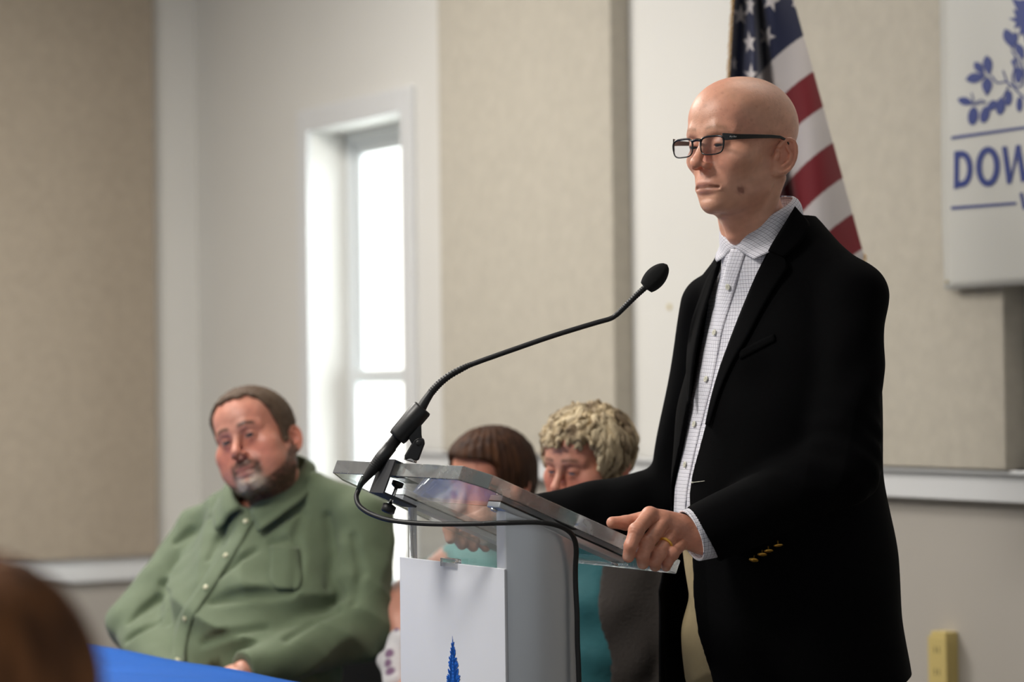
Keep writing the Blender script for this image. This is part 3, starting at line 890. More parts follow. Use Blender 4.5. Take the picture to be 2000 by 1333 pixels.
adopt(tree.build('printed_tree', M_blue), lect)

# ================================================================== MICROPHONE
mic = empty('gooseneck_microphone', lq(0.0, -0.27, zB)); tag(mic, 'black gooseneck microphone clamped to the front of the lectern', 'microphone')
YM = 3.99
mp_ = lambda x, y, Y=YM: W(x, y, Y)
def mpart(name, mb, m, bevel=0): o = mb.build(name, m, None, bevel); adopt(o, mic); return o
neck_px = [(818, 806), (832, 782), (848, 760), (872, 738), (904, 719.5), (935, 707), (1000, 684), (1080, 656.5), (1160, 632), (1190, 623.5), (1203, 616), (1218, 602), (1240, 580), (1262, 560)]
neck = catmull([mp_(*p) for p in neck_px], 6)
nn = len(neck); rad = np.interp(np.linspace(0, 1, nn), [0, .12, .3, .34, .74, .78, .9, 1], [.0092, .0064, .0052, .0044, .0042, .0044, .0046, .0050])
mpart('gooseneck', MB().tube(neck, list(rad), 14), M_blk)
for ks in (range(10, int(nn * .36)), range(int(nn * .76), nn - 1)):
    rings = MB()
    for k in ks: rings.tube([neck[k] * .7 + neck[k + 1] * .3, neck[k] * .3 + neck[k + 1] * .7], rad[k] * 1.09, 12)
    mpart('flexible_section', rings, M_rub)
hd = mp_(1303, 517) - mp_(1261, 563); hl = np.linalg.norm(hd)
M_foam = mat('black_foam', srgb(14, 14, 14), 0.95, bump=0.6, bscale=900)
mpart('foam_windscreen', MB().lathe(mp_(1261, 563), hd, [(0, .006)] + [(.0012 + (hl - .0012) * k / 20, .0174 * math.sin(math.pi * (.16 + .84 * k / 20)) ** .5) for k in range(20)] + [(hl, .0004)], 32), M_foam)
# holder, swivel and plug
ax1 = mp_(775, 856) - mp_(825, 798)
mpart('clip_sleeve', MB().lathe(mp_(826, 797), ax1, [(0, .0155), (.003, .017), (.03, .0172), (.06, .0165), (.066, .0150)], 20), M_blk)
wb_ = MB(); wb_.prism([mp_(800, 832, YM - .008), mp_(822, 815, YM - .008), mp_(823, 850, YM - .008), mp_(826, 868, YM - .008), mp_(806, 872, YM - .008), mp_(797, 855, YM - .008)], (0, 0.016, 0))
mpart('clip_web', wb_, M_blk, 0.003)
sw = MB(); sw.prism([mp_(808, 860, YM - .011), mp_(818, 854, YM - .011), mp_(828, 858, YM - .011), mp_(829, 868, YM - .011), mp_(817, 901, YM - .011), mp_(790, 898, YM - .011), mp_(790, 890, YM - .011)], (0, 0.022, 0))
mpart('swivel_block', sw, M_blk, 0.003)
mpart('swivel_screw', MB().lathe(mp_(818, 866, YM - .0105), (0, -1, 0), [(0, .005), (.002, .005), (.003, .003)], 14), M_rub)
mpart('thread_collar', MB().lathe(mp_(803, 895), mp_(800, 905) - mp_(803, 895), [(0, .011), (.006, .011)], 18), M_chrome)
ax2 = mp_(706, 945) - mp_(786, 843)
mpart('plug_body', MB().lathe(mp_(786, 843), ax2, [(0, .0098), (.03, .0100), (.0305, .0110), (.055, .0112), (.062, .0108), (.085, .0085), (.098, .0062), (.112, .0048)], 20), M_blk)
rg = MB()
a2 = ax2 / np.linalg.norm(ax2)
for k in range(5): rg.lathe(mp_(786, 843) + a2 * (.058 + .004 * k), a2, [(0, .0115 - .0003 * k), (.0018, .0115 - .0003 * k)], 18)
mpart('plug_grip', rg, M_rub)
mpart('plug_latch', MB().obox(mp_(764.5, 884, YM - 0.002), [a2, [0, 1, 0], np.cross(a2, [0, 1, 0])], (.0035, .003, .002)), M_chrome)
mpart('plug_boot', MB().tube([mp_(712, 932), mp_(705, 946), mp_(698, 962)], [.0056, .005, .004], 12), mat('dark_green_boot', srgb(16, 34, 30), 0.5))
# clamp: C-shaped bracket around the slab's front edge
lcl = -0.269; cw_ = 0.025
Fx = -tdir
cb0 = lq(0, lcl, lz(0))
def cpt(f, n_, l=0): return cb0 + Fx * f + nS * n_ + l3 * l
cm = MB()
prof = [(-0.045, .0015), (0.012, .0015), (0.012, -0.058), (-0.055, -0.058), (-0.055, -0.0545), (0.0085, -0.0545), (0.0085, -.0015 + .001), (-0.045, -.0005 + .001)]
cm.prism([cpt(f, n_, -cw_) for f, n_ in prof], l3 * cw_ * 2)
mpart('clamp_bracket', cm, mat('charcoal_powder_coat', srgb(52, 52, 55), 0.45), 0.0012)
mpart('clamp_screw', MB().tube([cpt(-0.02, -0.068), cpt(-0.02, -0.030)], 0.0032, 12), M_chrome)
mpart('clamp_pad', MB().lathe(cpt(-0.02, -0.0265), -nS, [(0, .010), (.007, .010), (.010, .006)], 16), M_rub)
mpart('clamp_knob', MB().lathe(cpt(-0.02, -0.066), -nS, [(0, .006), (.002, .0115), (.013, .0115), (.015, .009)], 16), M_rub)
# cable
cabp = [mp_(700, 958), mp_(696, 972, 3.985), mp_(703, 990, 3.97), mp_(728, 1006, 3.95), mp_(770, 1018, 3.92), mp_(840, 1024, 3.89), mp_(920, 1024, 3.86), mp_(990, 1022, 3.832), mp_(1050, 1021, 3.832),
        mp_(1085, 1026, 3.85), mp_(1108, 1036, 3.87), mp_(1121, 1052, 3.885), mp_(1125.5, 1075, 3.892), mp_(1124, 1110, 3.898), mp_(1124.5, 1150, 3.90), mp_(1127, 1200, 3.90), mp_(1128, 1260, 3.90), mp_(1131, 1340, 3.90), mp_(1136, 1600, 3.9)]
cabp = cabp + [np.array([cabp[-1][0] + .01, cabp[-1][1], 0.25]), np.array([cabp[-1][0] + .03, cabp[-1][1] + .02, 0.03]), np.array([cabp[-1][0] + .4, cabp[-1][1] + .6, 0.008])]
cable = MB().tube(catmull(cabp, 8), 0.0042, 10).build('microphone_cable', M_rub); tag(cable, 'black cable looping from microphone plug down the lectern side', 'cable')
# ================================================================== PEOPLE: shared shapes
def head_sdf(P, o):
    """head in its own frame: x forward, y left, z up, origin between the ears at eye level"""
    P = P / f32(o.get('scale', 1.0))
    if o.get('skew'): P = P.copy()
    A = P.copy(); A[:, 1] = np.abs(A[:, 1])
    w = o.get('w', 1.0)                     # width of the lower face
    jw = o.get('jaw', 1.0); fat = o.get('fat', 0.0)
    d = ell(P, (-.010, 0, .036), (.099, .0775, .0805))
    d = smin(d, ell(P, (.032, 0, .040), (.064, .064, .060)), .03)
    d = smin(d, ell(P, (.030, 0, -.042), (.058, .056 * w + fat * .5, .070)), .03)
    d = smax(d, -ell(A, (.066, .094, .022), (.034, .022, .036)), .03)
    d = smin(d, chain(A, [(-.004, .058 * jw, -.040), (.010, .055 * jw + fat, -.074), (.060, .020 * jw + fat * .4, -.102)], [.014, .013 + fat * .5, .012 + fat * .3]), .022)
    d = smin(d, ell(P, (.030, 0, -.082), (.048, .046 * jw + fat, .026)), .02)
    d = smin(d, ell(P, (.0725 + o.get('chin', 0), 0, -.101), (.0175, .021, .0155)), .014)
    d = smin(d, ell(A, (.058, .045 * w + fat * .6, -.026), (.019, .019, .013 + fat)), .032)
    if fat > 0: d = smin(d, ell(A, (.048, .040 + fat * .5, -.060), (.024, .022 + fat, .022)), .025)
    # brow, sockets, lids
    d = smin(d, chain(A, [(.0905, .006, .017), (.0890, .025, .0205), (.074, .046, .017)], [.0090, .0105, .0080]), .013)
    d = smax(d, -ell(A, (.1030, .0285, -.004), (.0160, .0170, .0110)), .011)
    d = smin(d, sph(A, (.0795, .0278, -.0025), .0146), .005)
    op = o.get('open', .0032)
    lidz = o.get('lidz', -.0035)
    d = smax(d, -ell(A, (.0945, .0280, lidz), (.010, .0128, op)), .0015)
    d = smin(d, chain(A, [(.0825, .020, -.0150), (.0785, .036, -.0160)], [.0030, .0030]), .010)      # bags under the eyes
    # mouth mound and lips
    d = smin(d, ell(P, (.071, 0, -.068), (.0235, .030, .024)), .024)
    pr = o.get('lip', 1.0)
    d = smin(d, chain(A, [(.0945, 0, -.0680), (.0915, .012, -.0680), (.0830, .0245, -.0730)], [.0046 * pr, .0042 * pr, .0025]), .008)
    d = smin(d, chain(A, [(.0915, 0, -.0800), (.0890, .011, -.0795), (.0825, .0235, -.0745)], [.0054 * pr, .0050 * pr, .0025]), .008)
    d = smax(d, -chain(A, [(.1015, 0, -.0738), (.0975, .012, -.0740), (.0875, .0255, -.0750)], [.0026 + o.get('part', 0), .0024 + o.get('part', 0) * .7, .0022]), .003)
    d = smax(d, -ell(P, (.1015, 0, -.0905), (.009, .018, .0035)), .010)
    # nose
    ns = o.get('nose', 1.0)
    d = smin(d, chain(P, [(.0885, 0, .010), (.0990, 0, -.010), (.1135 + .004 * (ns - 1), 0, -.0330)], [.0085, .0072 * ns, .0082 * ns]), .010)
    d = smin(d, sph(P, (.1142, 0, -.0350), .0082 * ns), .007)
    d = smin(d, ell(A, (.1012, .0118 * ns, -.0392), (.0100, .0050 * ns, .0066)), .007)
    d = smax(d, -ell(A, (.1080, .0064, -.0462), (.0065, .0034, .0050)), .003)
    d = smax(d, -chain(A, [(.0985, .0235, -.044), (.0900, .0340, -.066)], [.0030, .0022]), .012)      # crease beside the nose
    # ear
    if o.get('ear', 1):
        c = v3(-.016, .0785, o.get('earz', -.014)); R = rotm(-24, 0, 6) @ rotm(0, -24, 0)
        e = ell(A, c, (.0195, .0055, .0325), R)
        pts = []
        for a in range(-150, 175, 25):
            r_ = math.radians(a + 30)
            pts.append(c + R @ v3(-.0175 * math.cos(r_) * -1, .0035, .0305 * math.sin(r_)))
        pts = [c + R @ v3(.0170 * math.cos(math.radians(a)), .0042, .0300 * math.sin(math.radians(a)) + .001) for a in range(20, 265, 22)]
        e = smax(e, -ell(A, c + R @ v3(.003, .0075, .000), (.0125, .0070, .0225), R), .004)
        e = smin(e, chain(A, pts, [.0036] * len(pts)), .003)
        pts2 = [c + R @ v3(*q) for q in ((.004, .004, .017), (-.0075, .0048, .008), (-.009, .0050, -.004), (-.002, .0045, -.017))]
        e = smin(e, chain(A, pts2, [.0026, .003, .003, .0026]), .003)
        e = smax(e, -ell(A, c + R @ v3(.006, .006, -.003), (.0065, .0062, .0095), R), .003)
        e = smin(e, ell(A, c + R @ v3(.006, .001, -.0285), (.0085, .0050, .0105), R), .005)
        e = smin(e, ell(A, c + R @ v3(.0135, .003, -.006), (.0045, .0045, .0075), R), .004)
        d = smin(d, e, .005)
    # neck
    nk = o.get('neck', None)
    if nk:
        d = smin(d, chain(P, nk[0], nk[1]), .03)
        for q in nk[2:]: d = smin(d, chain(A, q[0], q[1]), .018)
        if o.get('crease'): d = smax(d, -chain(A, *o['crease']), .007)
    return d * f32(o.get('scale', 1.0))

def gauss(Q, c, r): return np.exp(-((((Q - np.asarray(c, f32)) / np.asarray(r, f32)) ** 2).sum(1)))
def lerp(c, new, w): return c * (1 - w[:, None]) + np.asarray(new, f32) * w[:, None]
def vnoise(Q, s, seed=0):
    r_ = np.random.default_rng(seed); out = np.zeros(len(Q), f32)
    for k in range(10):
        d_ = r_.normal(size=3); d_ /= np.linalg.norm(d_); out += np.sin(Q @ (d_ * s * r_.uniform(.6, 1.6)).astype(f32) + r_.uniform(0, 6.28))
    return out / 3.2

def face_colour(Q, base, o):
    """skin colouring of a head, with shade painted into the eye sockets (head frame, metres / scale)"""
    Q = Q / f32(o.get('scale', 1.0)); A = Q.copy(); A[:, 1] = np.abs(A[:, 1])
    c = np.tile(np.asarray(base, f32), (len(Q), 1))
    red = np.asarray(base, f32) * v3(1.02, .70, .64)
    c = lerp(c, red, o.get('cheek', .3) * gauss(A, (.072, .045, -.035), (.03, .028, .026)))
    c = lerp(c, red, .45 * gauss(Q, (.112, 0, -.040), (.016, .02, .016)))
    c = lerp(c, red, .5 * gauss(A, (-.02, .088, -.010), (.03, .014, .04)))
    c = lerp(c, np.asarray(o.get('lipc', srgb(158, 98, 88)), f32), .75 * gauss(A, (.095, .004, -.0680), (.02, .022, .0042)))
    c = lerp(c, np.asarray(o.get('lipc', srgb(158, 98, 88)), f32), .8 * gauss(A, (.095, .004, -.0800), (.02, .020, .0050)))
    c *= (1 + .03 * vnoise(Q, 170, 1) + .03 * vnoise(Q, 420, 2))[:, None]
    c[:, 1:] *= (1 - .06 * np.clip(vnoise(Q, 55, 14) + .3, 0, 1.5))[:, None]
    ml = np.exp(-(((A[:, 2] + .0741 + .03 * np.maximum(A[:, 1] - .012, 0)) / .0023) ** 2)) * np.clip((.0285 - A[:, 1]) / .004, 0, 1) * (A[:, 0] > .07)
    c = lerp(c, np.asarray(base, f32) * v3(.22, .12, .10), ml * o.get('mline', .9))
    lz_ = o.get('lidz', -.0035); lash = np.exp(-(((A[:, 2] - lz_) / (o.get('open', .0032) + .0016)) ** 2)) * np.exp(-(((A[:, 1] - .028) / .013) ** 2)) * (A[:, 0] > .078) * (A[:, 0] < .098)
    c = lerp(c, np.asarray(base, f32) * v3(.30, .20, .17), np.clip(lash, 0, 1) * o.get('lash', .7))
    c = lerp(c, np.asarray(base, f32) * v3(.62, .45, .42), o.get('socket_shade', .45) * gauss(A, (.085, .028, -.003), (.02, .020, .013)))  # shade under the brow, painted into the socket colour
    bw = o.get('brow')
    if bw is not None:
        t = np.clip((A[:, 1] - .010) / .038, 0, 1)
        zc = .0215 + .0045 * np.sin(t * 2.6) - .003 * t
        m = (A[:, 0] > .05) * np.exp(-((A[:, 2] - zc) / .0042) ** 2) * np.clip((A[:, 1] - .008) / .005, 0, 1) * np.clip((.050 - A[:, 1]) / .008, 0, 1)
        c = lerp(c, bw[0], np.clip(m * bw[1] * (1 + .25 * vnoise(Q, 900, 5)), 0, 1))
    for s in o.get('spots', []):
        c = lerp(c, s[2], s[3] * np.clip(1.3 * gauss(Q, s[0], s[1]) * (1 + .3 * vnoise(Q, 900, 3)), 0, 1))
    return c

M_skin = mat('skin', attr=True, rough=0.42, var=0.04, vscale=70, bump=0.10, bscale=420, sss=0.12, spec=0.45)
M_eye = mat('eyeball', attr=True, rough=0.3, spec=0.25)
M_hair = mat('hair', attr=True, rough=0.62, spec=0.2, var=0.12, vscale=40, bump=0.35, bscale=260)

def eyeballs(parent, Hx, Rh, o, gaze=(1, 0, -.2), iris=(0.12, 0.16, 0.2)):
    """two eyeballs in the head frame -> parent frame"""
    s = o.get('scale', 1.0)
    for sy in (1, -1):
        c = np.array([.0803, .0278 * sy, -.0025]) * s; r = .0128 * s
        V = []; C = []; n, m = 20, 12
        g = np.array(gaze, float); g /= np.linalg.norm(g)
        u = np.cross(g, [0, 0, 1]); u /= np.linalg.norm(u); v = np.cross(u, g)
        F = []
        for i in range(m + 1):
            th = math.pi * i / m
            for k in range(n):
                a = 2 * math.pi * k / n
                p = g * math.cos(th) + (u * math.cos(a) + v * math.sin(a)) * math.sin(th)
                V.append(Rh @ (c + p * r) + Hx)
                ang = math.degrees(th)
                C.append((0.005, .005, .005) if ang < 10 else (iris if ang < 30 else srgb(150, 132, 122)))
        for i in range(m):
            for k in range(n): F.append((i * n + k, i * n + (k + 1) % n, (i + 1) * n + (k + 1) % n, (i + 1) * n + k))
        new_mesh('eyeball', V, F, M_eye, parent, col=np.array(C, f32))

class Frame:
    """a person's own frame: x ahead, y to their left, z up from the floor"""
    def __init__(s, x, y, phi):
        s.o = np.array([x, y, 0.0]); s.rz = math.radians(phi)
        c, n = math.cos(s.rz), math.sin(s.rz)
        s.R = np.array([[c, -n, 0], [n, c, 0], [0, 0, 1.0]])
    def loc(s, p): return s.R.T @ (np.asarray(p, float) - s.o)
    def px(s, x, y, Y): return s.loc(W(x, y, Y))
    def cast(s, f, x, y, iso=0.0, t0=3.2, t1=6.5):
        d = s.R.T @ ray(x, y); o = s.loc((0, 0, CAMZ)); d = d / np.linalg.norm(d)
        return march(f, o, d, t0, t1, iso)
    def empty(s, name): return empty(name, s.o, s.rz)

def patch(fr, f, left, right, n_len, n_acr, iso, mname, material, parent, thick=0.002, t0=3.2, t1=6.5, edge_drop=0.0):
    """cloth piece between two picture-traced edges, laid on the surface f=iso"""
    def resample(pts, n):
        p = np.array(catmull([(a, b, 0) for a, b in pts], 10))[:, :2]
        s_ = np.r_[0, np.cumsum(np.linalg.norm(np.diff(p, axis=0), axis=1))]
        t = np.linspace(0, s_[-1], n)
        return np.stack([np.interp(t, s_, p[:, 0]), np.interp(t, s_, p[:, 1])], 1)
    Lp = resample(left, n_len); Rp = resample(right, n_len)
    V = []; UV = []
    for i in range(n_len):
        for j in range(n_acr):
            q = Lp[i] + (Rp[i] - Lp[i]) * j / (n_acr - 1)
            e_ = iso - (edge_drop if j in (0, n_acr - 1) else 0)
            V.append(fr.cast(f, q[0], q[1], e_, t0, t1))
    V = np.array(V).reshape(n_len, n_acr, 3)
    # soften ray-cast jumps
    for _ in range(2):
        V[1:-1] = .5 * V[1:-1] + .25 * (V[2:] + V[:-2])
    lu = np.r_[0, np.cumsum(np.linalg.norm(np.diff(V[:, n_acr // 2], axis=0), axis=1))]
    for i in range(n_len):
        wv = np.r_[0, np.cumsum(np.linalg.norm(np.diff(V[i], axis=0), axis=1))]; wv -= wv[-1] / 2
        for j in range(n_acr): UV.append((wv[j], lu[i]))
    ii = np.arange(n_len * n_acr).reshape(n_len, n_acr)
    F = np.stack([ii[:-1, :-1], ii[1:, :-1], ii[1:, 1:], ii[:-1, 1:]], -1).reshape(-1, 4)
    # face outwards
    ob = new_mesh(mname, V.reshape(-1, 3), F, material, parent, uv=np.array(UV))
    so_ = ob.modifiers.new('thick', 'SOLIDIFY'); so_.thickness = thick; so_.offset = 0
    return ob, V
def hand_sdf(P, wrist, fingers, thumb, rs=1.0, palm_r=.012):
    """fingers: four joint chains (knuckle, pip, dip, tip); thumb: (base, mcp, ip, tip)"""
    d = None
    kn = [np.asarray(f[0], f32) for f in fingers]; w = np.asarray(wrist, f32)
    # palm: bones from the wrist to the knuckles
    for i, k in enumerate(kn):
        side = (i - 1.5) / 1.5
        w_i = w + (kn[3] - kn[0]) * 0.16 * side
        c = cone(P, w_i, k, .0185 * rs, .0125 * rs)
        d = c if d is None else smin(d, c, .016)
    for i, f in enumerate(fingers):
        r0 = (.0122, .0124, .0117, .0104)[i] * rs
        c = chain(P, f, [r0, r0 * .97, r0 * .88, r0 * .80], .003)
        c = smin(c, sph(P, f[1], r0 * 1.04), .004)
        c = smin(c, sph(P, f[0], r0 * 1.13), .006)
        # keep fingers apart beyond the knuckle
        d = smin(d, c, .0028)
    t = chain(P, thumb, [.0185 * rs, .0140 * rs, .0118 * rs, .0098 * rs], .004)
    d = smin(d, t, .012)
    return d
# ================================================================== THE SPEAKER
SP = Frame(0.485, 4.20, 220.0)
spk = SP.empty('person'); tag(spk, 'bald man in black blazer and glasses standing at the lectern', 'person')
skin_a = srgb(218, 163, 137)

def check_mat(name, base, line, line2, pitch=.0066):
    m = bpy.data.materials.new(name); m.use_nodes = True
    nt = m.node_tree; N = nt.nodes; L = nt.links; p = N['Principled BSDF']; p.inputs['Roughness'].default_value = .85
    p.inputs['Sheen Weight'].default_value = .1
    uv = N.new('ShaderNodeUVMap'); uv.uv_map = 'UVMap'
    nz = N.new('ShaderNodeTexNoise'); nz.inputs['Scale'].default_value = 60; L.new(uv.outputs[0], nz.inputs['Vector'])
    vm = N.new('ShaderNodeVectorMath'); vm.operation = 'MULTIPLY_ADD'; L.new(nz.outputs['Color'], vm.inputs[0]); vm.inputs[1].default_value = (.0012, .0012, 0); L.new(uv.outputs[0], vm.inputs[2])
    s = N.new('ShaderNodeSeparateXYZ'); L.new(vm.outputs[0], s.inputs[0])
    def lines(out, per, wid, off):
        a = N.new('ShaderNodeMath'); a.operation = 'MULTIPLY_ADD'; L.new(out, a.inputs[0]); a.inputs[1].default_value = 1 / per; a.inputs[2].default_value = off + 50
        f = N.new('ShaderNodeMath'); f.operation = 'FRACT'; L.new(a.outputs[0], f.inputs[0])
        c = N.new('ShaderNodeMath'); c.operation = 'LESS_THAN'; L.new(f.outputs[0], c.inputs[0]); c.inputs[1].default_value = wid
        return c.outputs[0]
    def mx(a, b):
        q = N.new('ShaderNodeMath'); q.operation = 'MAXIMUM'; L.new(a, q.inputs[0]); L.new(b, q.inputs[1]); return q.outputs[0]
    l1 = mx(lines(s.outputs[0], pitch, .09, 0), lines(s.outputs[1], pitch, .09, 0))
    l2 = mx(lines(s.outputs[0], pitch, .10, .45), lines(s.outputs[1], pitch, .10, .45))
    m1 = N.new('ShaderNodeMix'); m1.data_type = 'RGBA'; L.new(l2, m1.inputs[0]); m1.inputs[6].default_value = (*base, 1); m1.inputs[7].default_value = (*line2, 1)
    m2 = N.new('ShaderNodeMix'); m2.data_type = 'RGBA'; L.new(l1, m2.inputs[0]); L.new(m1.outputs[2], m2.inputs[6]); m2.inputs[7].default_value = (*line, 1)
    L.new(m2.outputs[2], p.inputs['Base Color'])
    return m
M_check = check_mat('checked_shirt_cotton', srgb(226, 224, 230), srgb(98, 100, 122), srgb(200, 200, 212))
M_jac = mat('black_wool', srgb(6, 6, 7), 0.9, bump=0.10, bscale=700, spec=0.06)
M_khaki = mat('khaki_cotton', srgb(150, 134, 100), 0.85, var=0.05, vscale=30, bump=0.15, bscale=60)
M_leather = mat('dark_leather', srgb(24, 18, 14), 0.4)
M_goldm = mat('polished_gold', srgb(240, 186, 84), 0.28, 0.75)

TWIST = ([.9, 1.15, 1.35, 1.5], [-15, -15, -9, 0])          # the hips face the lectern more than the shoulders do
# ---- head
HS = 1.018
SH = np.array([.113, 0, 1.708]); RH = rotm(2, 0, 0)
mole = (.0585, .0545, -.077)
ho = dict(scale=HS, w=1.0, jaw=1.0, open=.0020, lidz=-.0062, nose=1.02, earz=-.0235, crease=([(-.006, .0745, -.064), (.006, .0640, -.092), (.022, .0480, -.128)], [.0022, .0020, .0012]), lip=.42, part=.0013, cheek=.15, chin=.002, lipc=srgb(160, 104, 92),
          neck=([(-.004, 0, -.070), (-.020, 0, -.115), (-.066, 0, -.215)], [.050, .0535, .056],
                ([(-.020, .062, -.058), (.000, .036, -.135), (-.006, .012, -.200)], [.011, .011, .010]),
                ([(.024, 0, -.135), (.022, 0, -.150)], [.014, .013])),
          brow=(srgb(142, 106, 82), .5),
          spots=[(mole, (.0065, .0055, .0065), srgb(120, 66, 48), .85), ((.02, .06, .062), (.004, .004, .004), srgb(160, 100, 76), .5),
                 ((.062, .045, .048), (.0025, .0025, .0025), srgb(110, 66, 50), .8)])
def spk_head(P): return head_sdf((P - SH.astype(f32)) @ RH, ho)
hv, hf = surf(spk_head, SH + (-.135, -.105, -.225), SH + (.145, .105, .13), .0019)
Q = (hv - SH.astype(f32)) @ RH
hc = face_colour(Q, skin_a, ho)
qs = Q / HS
stub = gauss(qs, (.05, 0, -.09), (.06, .08, .035)) * .22
hc = lerp(hc, np.array(srgb(166, 120, 98)), stub)
hc = lerp(hc, np.array(srgb(188, 152, 132)), .35 * np.clip((qs[:, 2] - .03) / .05, 0, 1) * np.clip((.03 - qs[:, 0]) / .05, 0, 1))
frk = np.clip(vnoise(qs, 900, 11) - 1.1, 0, 1) * 1.2 + np.clip(vnoise(qs, 420, 12) - 1.3, 0, 1)
hc = lerp(hc, np.array(srgb(150, 92, 70)), np.clip(frk * .4, 0, .2) * np.clip((qs[:, 2] + .03) / .03, 0, 1))
mp0 = ((SP.cast(spk_head, 1447.5, 372) - SH) @ RH / HS).astype(f32)
hc = lerp(hc, np.array(srgb(112, 60, 44)), .8 * np.clip(1.6 * gauss(qs, mp0, (.0062, .0062, .0062)) * (1 + .45 * vnoise(qs, 800, 31)), 0, 1))
# ---- hands
hw = lambda x, y, Y: SP.px(x, y, Y)
wristL = hw(1378, 1046, 3.985)
fL = [[hw(1269, 1007, 3.945), hw(1243, 1037, 3.884), hw(1231.5, 1067, 3.876), hw(1227.5, 1088, 3.882)],
      [hw(1298, 1019, 3.953), hw(1262, 1064, 3.891), hw(1255, 1087, 3.884), hw(1256, 1101, 3.892)],
      [hw(1318, 1036, 3.960), hw(1286, 1083, 3.900), hw(1279, 1098, 3.896), hw(1280, 1106, 3.904)],
      [hw(1336, 1058, 3.965), hw(1313, 1082, 3.914), hw(1303, 1099, 3.912), hw(1301, 1107, 3.919)]]
thL = [hw(1318, 1024, 3.985), hw(1266, 1013, 3.975), hw(1222, 1022, 3.955), hw(1196, 1021.5, 3.945)]
def spk_hand(P):
    d = hand_sdf(P, wristL, fL, thL)
    d = smin(d, cone(P, wristL, hw(1440, 1020, 3.99), .029, .031), .02)
    # knuckle tendons and creases across the finger joints
    for f in fL:
        k = np.asarray(f[0]); m_ = k * .55 + np.asarray(wristL) * .45
        up = np.array([0, 0, .004])
        d = smin(d, cone(P, k + up * .8, m_ + up * 1.6, .0065, .006), .008)
        p1 = np.asarray(f[1]); ax_ = np.asarray(f[2]) - np.asarray(f[0]); ax_ /= np.linalg.norm(ax_)
        c = cone(P, p1 - ax_ * .0, p1 + ax_ * .001, .0, .0)
        d = d + .00045 * np.exp(-(c / .012) ** 2) * np.sin((P - p1.astype(f32)) @ ax_.astype(f32) * 1500)
    return d
allp = np.array([p for f in fL for p in f] + thL + [wristL, hw(1430, 1022, 3.99)])
hv2, hf2 = surf(spk_hand, allp.min(0) - .03, allp.max(0) + .03, .0013)
hc2 = np.tile(np.array(srgb(208, 146, 121), f32), (len(hv2), 1))
for f in fL:
    for j in (0, 1, 2): hc2 = lerp(hc2, np.array(srgb(180, 108, 88)), .35 * gauss(hv2, f[j], (.010,) * 3))
    tp = np.asarray(f[3]) * .6 + np.asarray(f[2]) * .4; out_ = np.asarray(f[3]) - np.asarray(f[2]); out_ /= np.linalg.norm(out_)
    oc = SP.R.T @ np.array([-.3, -1, .15]); oc -= out_ * (oc @ out_); oc /= np.linalg.norm(oc)
    hc2 = lerp(hc2, np.array(srgb(214, 168, 150)), .8 * np.clip(1.5 * gauss(hv2, np.asarray(f[3]) * .9 + np.asarray(f[2]) * .1 + oc * .008, (.0055,) * 3), 0, 1))
hc2 *= (1 + .05 * vnoise(hv2, 260, 4) + .03 * vnoise(hv2, 700, 6))[:, None]
# right hand resting on the lectern
def lmirror(p):
    """the same place on the far side of the lectern"""
    w_ = SP.R @ np.asarray(p) + SP.o; q_ = w_[:2] - Bw
    a_, l_ = -(q_ @ LF), q_ @ LL
    return SP.loc(lq(a_, -wR - l_, w_[2]))
el_w = np.array([.305, 4.43, 1.10])
wristR = lmirror(wristL); wr_w = SP.R @ wristR + SP.o
fR = [[lmirror(p) for p in f] for f in fL]; thR = [lmirror(p) for p in thL]
def spk_handR(P):
    return smin(hand_sdf(P, wristR, fR, thR), cone(P, wristR, SP.loc(wr_w * .8 + el_w * .2), .026, .030), .02)
allr = np.array([p for f in fR for p in f] + thR + [wristR, SP.loc(wr_w * .8 + el_w * .2)])
hv3, hf3 = surf(spk_handR, allr.min(0) - .03, allr.max(0) + .03, .0025)
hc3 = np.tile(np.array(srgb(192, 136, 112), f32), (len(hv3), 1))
# ---- trunk under the clothes joins head and hands into one figure
shL = np.array([.016, .160, 1.447]); shR = np.array([.022, -.165, 1.438])
elL = SP.px(1648, 915, 3.995); elR = SP.loc(el_w)
TR = [(.86, .045, 0, .105, .155), (.95, .045, 0, .115, .160), (1.06, .055, 0, .118, .150), (1.18, .05, 0, .118, .150), (1.30, .03, 0, .115, .160), (1.40, .005, 0, .10, .160), (1.47, .0, 0, .085, .13), (1.53, .03, 0, .06, .07)]
def spk_trunk(P):
    d = loft(P, TR, 2.0, TWIST)
    d = smin(d, chain(P, [(.02, 0, 1.50), shL, elL, wristL], [.05, .05, .038, .027]), .03)
    d = smin(d, chain(P, [(.02, 0, 1.50), shR, elR, wristR], [.05, .05, .038, .027]), .03)
    for s_ in (1, -1):
        d = smin(d, chain(P, [(.045, .085 * s_, .88), (.055, .10 * s_, .48), (.03, .11 * s_, .07)], [.085, .055, .038]), .03)
    return d
tv, tf = surf(spk_trunk, (-.25, -.5, .03), (.55, .5, 1.56), .011)
tcc = np.tile(np.array(skin_a, f32), (len(tv), 1))
BV, BF, BC = join([(hv, hf, hc), (hv2, hf2, hc2), (hv3, hf3, hc3), (tv, tf, tcc)])
new_mesh('body', BV, BF, M_skin, spk, col=BC)
eyeballs(spk, SH, RH, ho, gaze=(1, .05, -.42), iris=(.03, .035, .04))

